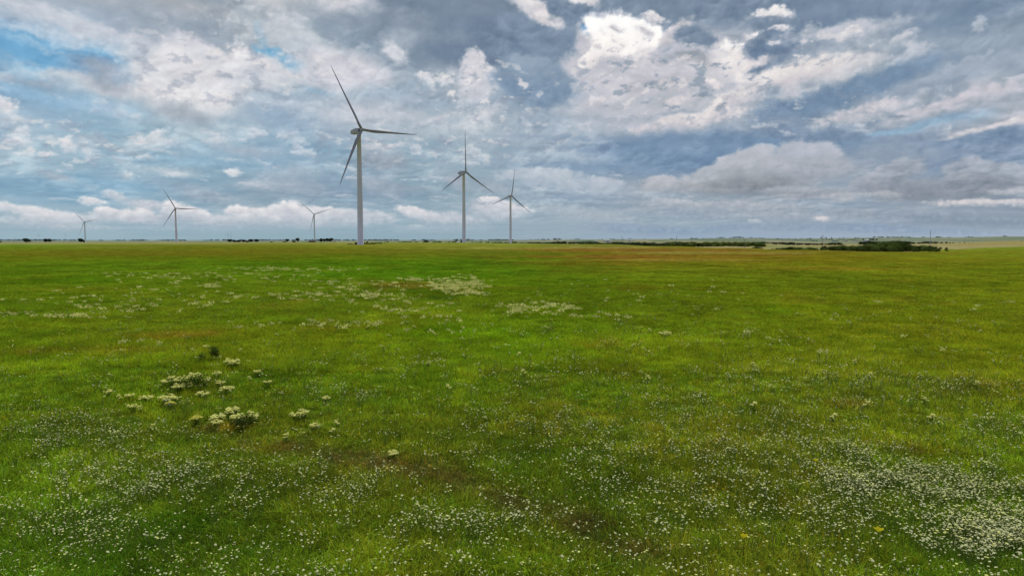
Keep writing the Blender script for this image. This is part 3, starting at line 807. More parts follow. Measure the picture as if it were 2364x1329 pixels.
def make_turbine():
    t = empty('wind_turbine')
    bm = bmesh.new(); prof = []
    for z, r in ((-.6,2.32),(0,2.32),(.02,2.2),(27,1.98),(54,1.72),(80.6,1.48),(80.62,1.56),(81.0,1.56)):
        prof.append(circle(0, 0, z, r, 48))
    add_loft(bm, prof)
    tw = bm_obj('tower', bm, M_TOWER, t, True)
    for z, r in ((27, 2.02), (54, 1.76)):
        bm = bmesh.new(); add_loft(bm, [circle(0, 0, z - .12, r, 48), circle(0, 0, z + .12, r - .003, 48)])
        bm_obj('flange', bm, M_TOWER, tw)
    bm = bmesh.new(); add_loft(bm, [circle(0, 0, -1.2, 3.4, 40), circle(0, 0, .05, 3.4, 40), circle(0, 0, .12, 3.2, 40)])
    bm_obj('foundation', bm, M_CONC, t)
    # nacelle: rounded box that tapers to the rear, slightly tilted; local -Y faces the wind
    bm = bmesh.new(); rings = []
    for y, hw, zt, zb in ((-1.3,1.25,1.25,-1.3),(-1.1,1.55,1.5,-1.6),(1.2,1.75,1.72,-1.78),(4.5,1.75,1.72,-1.8),(7.6,1.6,1.5,-1.62),(8.7,1.4,1.15,-1.05),(8.85,1.2,.95,-.85)):
        ring = []; c = .42
        for sx, sz, a0 in ((1, 1, 0), (-1, 1, 90), (-1, -1, 180), (1, -1, 270)):
            zz = zt if sz > 0 else zb
            for k in range(4):
                a = math.radians(a0 + k * 30)
                ring.append((sx * (hw - c) + c * math.cos(a), y, zz - sz * c + c * math.sin(a)))
        rings.append(ring)
    add_loft(bm, rings[::-1])
    nc = bm_obj('nacelle', bm, M_NAC, t); nc.location = (0, 0, HUB_H); nc.rotation_euler = (TILT * -1, 0, 0)
    bv = nc.modifiers.new('bevel', 'BEVEL'); bv.width = .06; bv.segments = 2
    bm = bmesh.new()
    add_box(bm, -.05, .05, 6.4, 6.5, 1.55, 3.2); add_box(bm, -.5, .5, 6.42, 6.48, 2.7, 2.78); add_box(bm, -.55, -.43, 6.38, 6.52, 2.78, 3.05); add_box(bm, .43, .55, 6.38, 6.52, 2.78, 3.05)
    bm_obj('weather_mast', bm, M_DARK, nc)
    bm = bmesh.new(); add_box(bm, -.9, .9, 2.2, 4.6, 1.70, 1.95)
    bm_obj('roof_hatch', bm, M_NAC, nc)
    # main bearing collar between nacelle and hub
    bm = bmesh.new()
    add_loft(bm, [[(1.0 * math.cos(a), y, 1.0 * math.sin(a)) for a in [2 * math.pi * k / 28 for k in range(28)]] for y in (-1.25, -3.05)])
    bm_obj('bearing_collar', bm, M_DARK, nc)
    # hub with nose cone
    hb = None
    bm = bmesh.new(); rings = []
    for y, r in ((.95,1.05),(.85,1.28),(.4,1.42),(-.6,1.42),(-1.2,1.25),(-1.7,.9),(-2.0,.45),(-2.1,.08)):
        rings.append([(r * math.cos(2 * math.pi * k / 30), y, r * math.sin(2 * math.pi * k / 30)) for k in range(30)])
    add_loft(bm, rings)
    hb = bm_obj('hub', bm, M_NAC, t, True)
    hb.location = (0, -OVERHANG, HUB_H + OVERHANG * math.sin(TILT)); hb.rotation_euler = (-TILT, 0, 0)
    bl = blade_bm(); me = bpy.data.meshes.new('blade')
    for f in bl.faces: f.smooth = True
    bl.to_mesh(me); bl.free()
    for k in range(3):
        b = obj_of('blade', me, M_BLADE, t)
    return t

def pose(t, loc, yaw, theta):
    """yaw: angle of the rotor axis from -Y toward +X; theta: first blade clockwise from up as the camera sees it"""
    t.location = loc; t.rotation_euler = (0, 0, yaw)
    hubp = Vector((0, -OVERHANG, HUB_H + OVERHANG * math.sin(TILT)))
    i = 0
    for ch in t.children:
        if ch.name.split('.')[0] == 'hub': ch.rotation_euler = (-TILT, 0, 0)
        if ch.name.split('.')[0] == 'blade':
            a = theta + i * 2 * math.pi / 3; i += 1
            # blade +Z turned clockwise about the axis, then coned forward
            m = Matrix.Rotation(-TILT, 4, 'X') @ Matrix.Rotation(a, 4, 'Y') @ Matrix.Rotation(CONE, 4, 'X')
            ch.matrix_local = Matrix.Translation(hubp) @ m
            
TURB = [  # hub x, hub y, yaw, theta, base z (None = ground), label
 (-108.1, 497.9, 46.4, -31.3, 'nearest and tallest wind turbine, dark blades against the clouds left of centre'),
 (-54.2, 808.9, 46.4, -0.8, 'second largest wind turbine with one blade pointing straight up, right of the tallest one'),
 (-0.6, 1203.7, 32.0, 8.5, 'rightmost wind turbine, thinner and standing just beyond the one with an upright blade'),
 (-725.1, 1477.4, 24.7, -28.4, 'wind turbine in the left part with one blade level to the right'),
 (-1434.6, 2297.7, 17.3, -41.7, 'small wind turbine at the far left with a dark round tree at its foot'),
 (-510.7, 1768.0, 10.0, -48.0, 'small pale wind turbine beside the red shed, just left of the tallest turbine'),
]
GRP_T = 'white three bladed wind turbines on the plain'
M_PALEB = mat_plain('blade_paint_lit', (0.62, 0.63, 0.66), .4, .05, .3)  # lit copies of the turbine paints: sun brightness put into the colour
M_PALET = mat_plain('tower_paint_lit', (0.70, 0.71, 0.75), .45, .05, .5, stretch=(1, 1, .12))
_pale = {}
def make_pale(o):
    for ch in list(o.children) + [g for c in o.children for g in c.children]:
        if ch.type == 'MESH' and ch.data.materials and ch.data.materials[0] in (M_BLADE, M_TOWER, M_NAC):
            k = ch.data.name.split('.')[0] + str(len(ch.data.vertices))
            if k not in _pale:
                me = ch.data.copy(); me.materials[0] = M_PALEB if ch.data.materials[0] != M_TOWER else M_PALET; _pale[k] = me
            ch.data = _pale[k]
turb0 = make_turbine()
for i, (hx, hy, yw, th, lab) in enumerate(TURB):
    o = turb0 if i == 0 else copy_tree(turb0)
    yw = math.radians(yw)
    bx_, by_ = hx - OVERHANG * math.sin(yw), hy + OVERHANG * math.cos(yw)
    pose(o, (bx_, by_, float(ground_z(bx_, by_)) - .1), yw, math.radians(th))
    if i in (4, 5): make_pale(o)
    tag(o, lab, 'wind turbine', GRP_T)
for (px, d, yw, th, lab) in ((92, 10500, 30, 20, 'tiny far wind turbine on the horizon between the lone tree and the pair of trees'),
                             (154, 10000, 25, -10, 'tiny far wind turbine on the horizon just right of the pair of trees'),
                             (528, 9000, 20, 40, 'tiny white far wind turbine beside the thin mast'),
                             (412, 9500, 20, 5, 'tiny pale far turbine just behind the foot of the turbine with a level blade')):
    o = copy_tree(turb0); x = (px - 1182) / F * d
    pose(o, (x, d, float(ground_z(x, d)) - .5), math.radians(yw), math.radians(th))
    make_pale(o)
    tag(o, lab, 'wind turbine', 'tiny wind turbines on the horizon')
# ------------------------------------------------------------------ trees and bushes
M_BARK = mat_plain('bark', (0.07, 0.055, 0.04), .9, .3, 3)
M_LEAF_NEAR = mat_leaf('foliage_green', None, attr='leaf', transl=.2)
def mat_leaf_far(name, haze, mixv):
    m = mat_leaf(name, None, attr='leaf', transl=.15)
    nt = m.node_tree
    att = [n for n in nt.nodes if n.type == 'ATTRIBUTE'][0]
    mm = nt.nodes.new('ShaderNodeMix'); mm.data_type = 'RGBA'; mm.inputs['Factor'].default_value = mixv; mm.inputs['B'].default_value = (*haze, 1)
    tl = [l.to_socket for l in nt.links if l.from_node == att]
    nt.links.new(att.outputs['Color'], mm.inputs['A'])
    for s in tl: nt.links.new(mm.outputs['Result'], s)
    return m
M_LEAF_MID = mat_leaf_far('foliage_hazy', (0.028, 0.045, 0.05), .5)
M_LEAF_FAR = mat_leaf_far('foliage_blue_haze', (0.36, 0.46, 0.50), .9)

def crown_arrays(rs, blobs, n, leaf, base=(0.07, 0.115, 0.032)):
    """many small leaf faces spread through lumpy blobs; returns verts, quads, colours"""
    V = []; C = []
    w = np.array([b[3] * b[4] * b[5] for b in blobs]) ** .67; w /= w.sum()
    for k in range(n):
        b = blobs[rs.choice(len(blobs), p=w)]
        d = rs.randn(3); d /= np.linalg.norm(d)
        r = (rs.rand() ** .42)
        p = np.array([b[0] + d[0] * b[3] * r, b[1] + d[1] * b[4] * r, b[2] + d[2] * b[5] * r])
        if p[2] < .02: p[2] = .02 + rs.rand() * .05
        nn = d * .6 + rs.randn(3) * .6; nn /= np.linalg.norm(nn)
        t = np.cross(nn, rs.randn(3)); t /= np.linalg.norm(t); bt = np.cross(nn, t)
        s = leaf * (.6 + .8 * rs.rand())
        V += [p + s * t, p + s * .55 * bt, p - s * t, p - s * .55 * bt]
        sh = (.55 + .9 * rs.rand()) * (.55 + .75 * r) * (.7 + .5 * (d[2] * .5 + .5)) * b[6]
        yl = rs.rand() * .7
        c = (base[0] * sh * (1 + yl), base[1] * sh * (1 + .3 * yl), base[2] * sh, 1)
        C += [c] * 4
    return np.array(V), np.arange(len(V)).reshape(-1, 4), np.array(C)

def crown_mesh(name, rs, blobs, n, leaf, base=(0.035, 0.055, 0.018)):
    V, Fq, C = crown_arrays(rs, blobs, n, leaf, base)
    me = mesh_np(name, V, Fq)
    at = me.color_attributes.new('leaf', 'FLOAT_COLOR', 'POINT'); at.data.foreach_set('color', C.astype(np.float32).ravel())
    return me

def trunk_bm(rs, h, r, limbs):
    bm = bmesh.new()
    rings = []; x = y = 0
    for k in range(6):
        t = k / 5; x += rs.uniform(-.012, .012); y += rs.uniform(-.012, .012)
        rings.append([(x + a, y + b, t * h - .03) for a, b, _ in circle(0, 0, 0, r * (1.25 - .7 * t) * (1.3 if k == 0 else 1), 8)])
    add_loft(bm, rings)
    for k in range(limbs):
        a = 2 * math.pi * (k + rs.rand() * .6) / limbs; z0 = h * (.55 + .35 * rs.rand()); L = .22 + .16 * rs.rand()
        rr = []
        for s in range(4):
            t = s / 3
            cx, cy, cz = math.cos(a) * L * t, math.sin(a) * L * t, z0 + L * .9 * t ** .8
            rr.append([(cx + q[0], cy + q[1], cz) for q in circle(0, 0, 0, r * .55 * (1 - .75 * t) + .002, 6)])
        add_loft(bm, rr)
    return bm

PROTO = {}
def blobs_tree(rs, wide, low):
    bl = []
    for k in range(9):
        a = rs.rand() * 6.28; rr = rs.rand() ** .6 * .30 * wide
        zc = low + (1 - low) * (.30 + .42 * rs.rand())
        s = .15 + .12 * rs.rand()
        bl.append((math.cos(a) * rr, math.sin(a) * rr, zc, s * wide * .95, s * wide * .95, s * (1 - low) * 1.05, rs.choice([.7, 1, 1.35])))
    bl.append((0, 0, low + (1 - low) * .5, .3 * wide, .3 * wide, (1 - low) * .42, .8))
    return bl
for i in range(5):        # rounded trees, unit height
    rs = np.random.RandomState(50 + i); wide = [1.15, .95, 1.3, 1.05, 1.2][i]; low = [.1, .16, .08, .2, .12][i]
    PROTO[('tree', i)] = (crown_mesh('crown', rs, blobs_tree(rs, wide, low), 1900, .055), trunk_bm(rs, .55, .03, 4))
for i in range(6):        # bushes, unit height, wide and touching the ground
    rs = np.random.RandomState(80 + i); bl = []
    for k in range(8):
        a = rs.rand() * 6.28; rr = rs.rand() ** .5 * .62
        s = .26 + .16 * rs.rand()
        bl.append((math.cos(a) * rr, math.sin(a) * rr, .22 + .38 * rs.rand() * (1 - rr * .6), s * 1.15, s * 1.15, s, rs.choice([.5, .9, 1.6])))
    bl.append((0, 0, .5, .5, .5, .46, .8))
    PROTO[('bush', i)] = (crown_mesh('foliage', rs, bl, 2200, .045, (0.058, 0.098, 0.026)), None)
for i in range(4):        # coarse far crowns
    rs = np.random.RandomState(120 + i)
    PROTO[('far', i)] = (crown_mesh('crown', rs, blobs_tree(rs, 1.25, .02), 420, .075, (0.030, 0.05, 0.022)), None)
for k, (cm, tb) in list(PROTO.items()):
    if tb is not None:
        me = bpy.data.meshes.new('trunk'); tb.to_mesh(me); tb.free(); me.materials.append(M_BARK)
        PROTO[k] = (cm, me)
_MC = {}
def meshcopy(me, mat):
    key = (me.name, mat.name)
    if key not in _MC:
        c = me.copy(); c.materials.clear(); c.materials.append(mat); _MC[key] = c
    return _MC[key]

RT = random.Random(5)
def plant(kind, px, d, h, wide=1.0, name='tree', label=None, cat=None, group=None, mat=None, var=None, sink=0.0):
    x = (px - 1182) / F * d * 1.0; y = d
    z = float(ground_z(x, y)) - sink
    n = {'tree': 5, 'bush': 6, 'far': 4}[kind]
    cm, tm = PROTO[(kind, RT.randrange(n) if var is None else var)]
    mat = mat or M_LEAF_NEAR
    rz = RT.uniform(0, 6.28)
    if kind == 'tree':
        o = empty(name, (x, y, z), rz); o.scale = (h * wide, h * wide, h)
        c = bpy.data.objects.new('crown', meshcopy(cm, mat)); link(c, o)
        t = bpy.data.objects.new('trunk', tm); link(t, o)
    else:
        o = bpy.data.objects.new(name, meshcopy(cm, mat)); link(o)
        o.location = (x, y, z); o.rotation_euler = (0, 0, rz); o.scale = (h * wide, h * wide, h)
    tag(o, label, cat or name.replace('_', ' ').split()[-1], group)
    return o

def z_at_row(row, d):
    b = (664.5 - row) / F
    return CAM_H + d * (-SP + b * CP) / (CP + b * SP)
def h_for(px, d, toprow):
    x = (px - 1182) / F * d
    return max(.6, z_at_row(toprow, d) - float(ground_z(x, d)))

# ---- left: lone and small groups on the tan field
plant('tree', 63.5, 800, h_for(63.5, 800, 549.2), 1.5, 'round_tree', 'lone dark round tree nearest the left edge of the horizon', 'tree', mat=M_LEAF_MID, var=2)
plant('tree', 107, 900, h_for(107, 900, 550), 1.35, 'round_tree', 'left tree of the dark pair that touch crowns near the left edge', 'tree', 'pair of touching trees', mat=M_LEAF_MID, var=0)
plant('tree', 116.5, 905, h_for(116.5, 905, 550), 1.35, 'round_tree', 'right tree of the dark pair that touch crowns near the left edge', 'tree', 'pair of touching trees', mat=M_LEAF_MID, var=4)
plant('tree', 189.5, 950, h_for(189, 950, 549.6), 1.5, 'round_tree', 'dark tree at the foot of the far left small turbine', 'tree', mat=M_LEAF_MID, var=2)
plant('bush', 196, 955, 2.2, 1, 'low_bush', 'low bush touching the right side of the tree at the far left turbine', 'bush', mat=M_LEAF_MID)
plant('bush', 3, 1000, 2.6, 1, 'low_bush', 'small bush cut by the left edge of the picture', 'bush', mat=M_LEAF_MID)
for px, tr, lab in ((531.7, 552.2, 'leftmost and broadest of the small trees in a row left of the pale turbine'), (542, 554.6, None), (548, 555, None), (553, 554, None), (564, 554, None), (573, 555.5, None),
                    (581, 551.6, 'taller tree, second from the right end of the row of small trees'), (593, 551.6, 'tall rounded tree at the right end of the row of small trees')):
    plant('tree', px, 1150, h_for(px, 1150, tr - .6), 1.8, 'small_tree', lab or 'small low tree in the middle of the row of small trees', 'tree', 'row of small trees left of the pale turbine', M_LEAF_MID)
for px, tr, w, lab in ((628, 556.6, 1.4, 'tiny lone bush between the row of small trees and the taller tree'), (657, 556.2, 1.6, 'low bush at the left of the thin ragged tree')):
    plant('bush', px, 1100, h_for(px, 1100, tr), w, 'low_bush', lab, 'bush', mat=M_LEAF_MID)
plant('tree', 664, 1100, h_for(664, 1100, 551), 1.1, 'ragged_tree', 'thin ragged tree left of the dark bush near the red shed', 'tree', mat=M_LEAF_MID, var=3)
plant('bush', 679.5, 1050, h_for(679, 1050, 554), 1.1, 'dark_bush', 'dark rounded bush left of the tall forked tree', 'bush', mat=M_LEAF_MID)
plant('tree', 688.5, 1080, h_for(688, 1080, 548.6), 1.0, 'forked_tree', 'tall dark tree with open trunk between the bush and red shed', 'tree', mat=M_LEAF_MID, var=3)
for px, tr, w, lab in ((743, 549.3, 1.0, 'leftmost tree of the dark clump right of the pale turbine'), (750, 550.3, 1.1, 'second tree from the left in the dark clump right of the pale turbine'),
                       (756.5, 548.8, 1.0, 'tallest tree in the dark clump right of the pale turbine'), (764, 548.6, .85, 'rightmost open tree of the dark clump right of the pale turbine')):
    plant('tree', px, 900, h_for(px, 900, tr), w * 1.35, 'round_tree', lab, 'tree', 'dark tree clump right of the pale turbine', M_LEAF_MID)
for px, tr, d in ((771, 557.6, 1000), (775, 557.4, 1000), (849, 556.6, 1050), (889, 558.2, 760), (896, 556.4, 1050), (924, 556.0, 1500), (936, 555.4, 1500), (947, 555.6, 1500), (961, 556.6, 1400), (979, 556.5, 1400), (985, 552.6, 2400), (1005, 555.6, 1500), (1015, 556, 1500)):
    plant('bush', px, d, h_for(px, d, tr), 1.3, 'scattered_bush', 'small dark bush scattered on the field between the tallest turbine and the farmhouse', 'bush', 'scattered bushes between the two tallest turbines', M_LEAF_MID)
for i, px in enumerate((842.5, 848, 853.5, 859, 864.5)):
    plant('bush', px, 545, 1.5 + .25 * (i % 2), .95, 'low_bush', 'low almost black bush in the row at the foot of the tallest turbine', 'bush', 'row of black bushes at the foot of the tallest turbine', M_LEAF_NEAR)
for px in (870, 875, 880):
    plant('bush', px, 600, 1.3, 1.5, 'flat_bush', 'flat olive bush just right of the black row by the tallest turbine', 'bush', 'flat bushes right of the black row', M_LEAF_NEAR)

def belt(px0, px1, d0, d1, n, top, jit, name, label, cat, group, mat, kind='bush', wide=1.1):
    for k in range(n):
        px = px0 + (px1 - px0) * (k + RT.uniform(.1, .9)) / n
        d = RT.uniform(d0, d1)
        t = np.interp(px, [a for a, _ in top], [b for _, b in top]) + RT.uniform(-jit * 1.2, jit * 1.9)
        h = h_for(px, d, t)
        plant(kind, px, d, h, wide * RT.uniform(.8, 1.2), name, label, cat, group, mat)

belt(1028, 1052, 1500, 1600, 5, [(1028, 557.5), (1052, 556.6)], .6, 'low_bush', 'dark low bush just left of the white farmhouse', 'bush', 'bushes left of the white farmhouse', M_LEAF_MID)
plant('tree', 1054, 1650, h_for(1054, 1650, 553.6), 1.1, 'garden_tree', 'dark tree growing behind the white farmhouse', 'tree', mat=M_LEAF_MID)
plant('tree', 1066.5, 1560, h_for(1066, 1560, 554.4), 1.0, 'garden_tree', 'dark tree at the right end of the white farmhouse, beside the turbine tower', 'tree', mat=M_LEAF_MID)
belt(1078, 1210, 1500, 1900, 17, [(1078, 558.4), (1115, 557.2), (1120, 557.8), (1190, 557), (1210, 559)], .5, 'low_bush', 'low bush in the thin line between the two turbines right of centre', 'bush', 'thin bush line between the two turbines right of centre', M_LEAF_MID)
belt(1208, 1350, 1250, 1500, 24, [(1208, 559), (1240, 556.6), (1262, 559), (1275, 556), (1300, 555.5), (1318, 557), (1350, 556.2)], .7, 'hedge_bush', 'dark bush in the hedge line right of the thinner turbine', 'bush', 'hedge line right of the thinner turbine', M_LEAF_MID)
belt(1345, 1560, 850, 1000, 44, [(1345, 557), (1365, 555), (1390, 558.6), (1412, 558.6), (1420, 555.6), (1450, 558), (1480, 557.5), (1520, 558.6), (1560, 557)], 1.0, 'belt_tree', 'dark green tree in the left half of the long valley tree belt', 'tree', 'left half of the valley tree belt', M_LEAF_MID, wide=1.15)
belt(1540, 1760, 780, 950, 60, [(1540, 557.5), (1580, 556.8), (1620, 557.6), (1660, 556.6), (1700, 557), (1760, 558)], 1.2, 'belt_tree', 'dark green tree in the right half of the long valley tree belt', 'tree', 'right half of the valley tree belt', M_LEAF_NEAR, wide=1.15)
belt(1745, 1940, 1250, 1450, 34, [(1745, 556), (1780, 558.4), (1830, 557.5), (1845, 559.6), (1890, 561), (1940, 558.5)], .8, 'belt_tree', 'dark tree in the thinner belt behind the tan valley field', 'tree', 'thin belt behind the tan valley field', M_LEAF_MID)
plant('bush', 1748, 520, h_for(1748, 520, 567.8), 1.6, 'lone_bush', 'lone dark bush on the tan field left of the nearer hedge', 'bush')
belt(1783, 1875, 430, 500, 16, [(1783, 573.5), (1800, 571), (1820, 568.6), (1850, 568.6), (1858, 571), (1868, 567.6), (1875, 569)], .8, 'hedge_bush', 'dark bush of the short hedge left of the big thicket', 'bush', 'short hedge left of the big thicket', M_LEAF_NEAR)
M_LEAF_OLIVE = mat_leaf('foliage_olive', (0.11, 0.14, 0.035), var=.4, transl=.25, scale=1.5)
for px in (1806, 1878, 1884):
    plant('bush', px, 440, h_for(px, 440, 571), 1.1, 'olive_bush', 'pale olive bush among the darker bushes of the short hedge', 'bush', 'pale bushes in the short hedge', M_LEAF_OLIVE)
TOPF = [(1890, 570), (1900, 566), (1930, 563), (1945, 563.5), (1958, 566), (1975, 564), (1998, 559.5), (2020, 557.5), (2045, 553.5), (2062, 555), (2077, 551.8), (2088, 554), (2095, 561), (2120, 564.5), (2143, 563.6), (2160, 567.5), (2185, 569.5), (2194, 575)]
belt(1892, 2194, 285, 330, 30, [(a, b + 4) for a, b in TOPF], 1.5, 'thicket_bush', 'leafy green bush along the front of the big thicket on the right', 'bush', 'front row of the big thicket', M_LEAF_NEAR, wide=1.0)
belt(1900, 2186, 340, 400, 30, TOPF, 1.2, 'thicket_tree', 'dark crown rising at the back of the big thicket on the right', 'tree', 'back row of the big thicket', M_LEAF_NEAR, wide=.9)
for px in (1935, 1990, 2018, 2062, 2110, 2140):
    plant('bush', px, 282, h_for(px, 282, 569), 1.0, 'pale_bush', 'paler yellow green bush at the front foot of the big thicket', 'bush', 'paler bushes in front of the big thicket', M_LEAF_OLIVE)
belt(1985, 2245, 1350, 1500, 34, [(1985, 554.5), (2040, 555), (2090, 555), (2110, 557.5), (2145, 556), (2190, 557.6), (2205, 559.5), (2240, 558.5)], .8, 'belt_tree', 'dark tree in the belt behind the big thicket and tall pole', 'tree', 'belt behind the big thicket', M_LEAF_MID)
belt(2314, 2400, 1500, 1650, 13, [(2314, 558), (2340, 556), (2364, 554.6), (2400, 554)], .6, 'belt_tree', 'dark tree in the belt running off the right edge', 'tree', 'belt at the right edge', M_LEAF_MID)
belt(2284, 2318, 2000, 2200, 5, [(2284, 556.6), (2300, 555), (2318, 557)], .4, 'low_bush', 'low bush in the thin hedge left of the belt at the right edge', 'bush', 'thin hedge near the right edge', M_LEAF_MID)
# ---- hillside and skyline trees
belt(1651, 1672, 3300, 3450, 7, [(1651, 547.6), (1668, 546), (1672, 547)], .4, 'skyline_tree', 'tree of the dark wood on the skyline left of the gap above the valley belt', 'tree', 'left part of the skyline wood', M_LEAF_MID, 'far')
belt(1680, 1717, 3300, 3450, 11, [(1680, 548), (1700, 545.4), (1717, 546.6)], .4, 'skyline_tree', 'tree of the longer dark wood on the skyline above the valley belt', 'tree', 'right part of the skyline wood', M_LEAF_MID, 'far')
SKY_T = [(1635,549.2,3400),(1731,547,3400),(1735,546.6,3400),(1752,547.4,3400),(1757,548,3400),(1792,549.6,2600),(1797,550.2,2600),(1812,551.5,2700),(1820,551,2600),(1846,550.3,2800),(1862,550.6,2500),(1868,550.6,2500),
 (1873,554,2100),(1878,553.8,2100),(1884,554,2100),(1907,551,2500),(1913,550.6,2500),(1919,550.4,2500),(1933,553,2200),(1937,549,3200),(1943,552,2400),(1955,552.6,2300),(1961,552.8,2300),(1967,552,2300),(1972,550.4,2400),
 (1978,551,2400),(1991,550.6,2400),(2006,549.4,2300),(2013,549.4,2300),(2022,550,2300),(1893,547,3800),(1905,547,3800),(1917,547.2,3800),
 (2014,545.8,3900),(2017,545.6,3900),(2025,545.6,3900),(2030,545.4,3900),(2034,545.4,3900),(2037,545.6,3900),(2046,545.5,3900),(2049,545.6,3900),(2055,545.6,3900),(2060,545.6,3900),(2078,545.2,3900),(2082,545.4,3900),(2089,545.6,3900),
 (2127,546.4,3950),(2132,546,3950),(2227,545.6,3950),(2233,545,3950),(2058,551.2,2800),(2163,552.4,2600),(2242,554.8,2300),(2252,555.4,2200),(2272,556,2100),
 (1506,555.4,2200),(1533,551.8,3200),(1548,553.8,2700),(1560,552.2,3000),(1438,550.2,3700),(1452,549.4,3700),(1482,555,2300),(1572,554.6,2500),(1605,555.2,2200),(1613,555,2200),(1668,552,2900),(1678,552,2900),(1683,551.8,2900),
 (1224,551.8,3700),(1229,551.8,3700),(1237,551.4,3700),(1243,551,3700),(1250,551.2,3700),(1292,551.8,3800),(1308,551.8,3800),(1317,551.4,3700),(1326,550.8,3700),(1331,550.2,3700),(1335,549.8,3700),(1382,552.2,3800),
 (1079,551.4,3000),(1098,554.4,2600),(1107,553,3000),(1112,553,3000),(1120,553.8,2800),(1128,554,2800),(1134,552.6,3000),(1140,552.2,3000),(1148,551.4,3000),(1152,551.2,3000),(1156,552,3000),(1163,552,3000),(1168,551.8,3000),(1171,552,3000),(1183,552.2,2700),(1186,553,2700)]
for px, tr, d in SKY_T:
    side = 'left of the long valley belt' if px < 1345 else ('above the valley belt' if px < 1780 else 'above and around the big thicket')
    plant('far', px, d, min(14, h_for(px, d, tr)), 1.15, 'hillside_tree', 'small far tree dotted on the hillside ' + side, 'tree', 'hillside trees ' + side, M_LEAF_MID)
belt(2157, 2168, 3950, 4000, 5, [(2157, 545.8), (2168, 545.8)], .2, 'skyline_tree', 'tree of the short dark block on the skyline right of the tall pole', 'tree', 'short skyline block', M_LEAF_MID, 'far')
belt(2256, 2277, 3950, 4000, 6, [(2256, 546.6), (2277, 546)], .2, 'skyline_tree', 'tree of the low skyline strip toward the right edge', 'tree', 'low skyline strip', M_LEAF_MID, 'far')

# ---- the blue far-off treeline, one mass
def far_wood():
    rs = np.random.RandomState(3); VV = []; FF = []; CC = []; n = 0
    for k in range(900):
        px = rs.uniform(-150, 1180) if k < 720 else rs.uniform(1180, 2500)
        dens = fbm(np.array([px / 60.]), np.array([1.3]), 3, 7)[0]
        if dens < -.25: continue
        d = rs.uniform(4600, 6800); x = (px - 1182) / F * d
        if px > 1180: d = rs.uniform(4300, 4900); x = (px - 1182) / F * d
        z = float(ground_z(x, d)); h = rs.uniform(6, 11) * (1 + .35 * dens)
        V, Fq, C = crown_arrays(rs, [(0, 0, .45, .8, .8, .5, 1)], 26, .35, (0.035, 0.055, 0.03))
        VV.append(V * np.array([h * 1.3, h, h]) + np.array([x, d, z - .5])); FF.append(Fq + n); CC.append(C); n += len(V)
    me = mesh_np('far_wood', np.concatenate(VV), np.concatenate(FF))
    at = me.color_attributes.new('leaf', 'FLOAT_COLOR', 'POINT'); at.data.foreach_set('color', np.concatenate(CC).astype(np.float32).ravel())
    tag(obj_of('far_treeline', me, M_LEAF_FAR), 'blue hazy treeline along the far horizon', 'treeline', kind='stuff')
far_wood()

# ------------------------------------------------------------------ poles
M_WOOD = mat_plain('pole_wood', (0.16, 0.14, 0.12), .85, .2, 2, stretch=(1, 1, .2))
M_STEEL = mat_plain('pole_steel', (0.36, 0.38, 0.42), .5, .1, 2)
def pole(px, d, toprow, name, label, mat, r=.16, arm=1.2, group=None, cat='pole'):
    x = (px - 1182) / F * d; z = float(ground_z(x, d)); h = z_at_row(toprow, d) - z
    o = empty(name, (x, d, z), RT.uniform(-.4, .4))
    bm = bmesh.new(); add_loft(bm, [circle(0, 0, -.5, r * 1.2, 12), circle(0, 0, h, r * .75, 12)]); bm_obj('shaft', bm, mat, o)
    if arm:
        bm = bmesh.new(); add_box(bm, -arm, arm, -r * .75 - .14, -r * .75 - .002, h - .75, h - .6); ca = bm_obj('crossarm', bm, mat, o)
        for s in (-.9, -.45, .9):
            bm = bmesh.new(); add_loft(bm, [circle(s * arm, -r * .75 - .07, h - .598, .06, 8), circle(s * arm, -r * .75 - .07, h - .38, .04, 8)]); bm_obj('insulator', bm, M_STEEL, ca)
    tag(o, label, cat, group)
pole(2145, 980, 531.6, 'utility_pole', 'tall grey pole rising behind the big thicket, clear of the skyline', M_STEEL, .42, 0)
pole(1561, 700, 546, 'utility_pole', 'pole standing in front of the middle of the valley tree belt', M_WOOD, .2)
pole(1434.6, 800, 545, 'utility_pole', 'thin pole near the left half of the valley tree belt', M_WOOD, .17)
pole(1718, 600, 552, 'utility_pole', 'pole standing on the tan field right of the valley tree belt', M_WOOD, .2)
pole(1897, 560, 543, 'utility_pole', 'pole at the left end of the big thicket', M_WOOD, .16)
pole(1254, 2600, 548.6, 'utility_pole', 'tiny pole on the hillside just right of the thinner turbine', M_WOOD, .3)
pole(1338.6, 2600, 546.6, 'utility_pole', 'tiny pole on the skyline left of the valley tree belt', M_WOOD, .3)
for px, tr, lab in ((37.5, 548, 'utility pole nearest the left edge of the picture'), (76, 550, 'utility pole just right of the lone round tree'), (139, 549.5, 'utility pole between the pair of trees and the far left turbine'), (164, 549.5, 'utility pole just left of the far left turbine')):
    pole(px, 1250, tr, 'utility_pole', lab, M_STEEL, .2, .8, 'utility poles at the far left')
pole(535, 5000, 536.5, 'lattice_mast', 'very thin tall mast on the horizon left of the pale turbine', M_STEEL, .8, 0, cat='mast')
pole(1027, 5000, 549, 'lattice_mast', 'left thin mast on the horizon left of the farmhouse', M_STEEL, .8, 0, cat='mast')
pole(1035, 5000, 548, 'lattice_mast', 'right thin mast on the horizon left of the farmhouse', M_STEEL, .8, 0, cat='mast')
pole(1038.6, 480, 563.8, 'fence_post', 'short dark post in the meadow below the farmhouse', M_WOOD, .12, 0, cat='post')
pole(63.5, 640, 564.6, 'fence_post', 'short dark post in the meadow below the lone round tree', M_WOOD, .14, 0, cat='post')

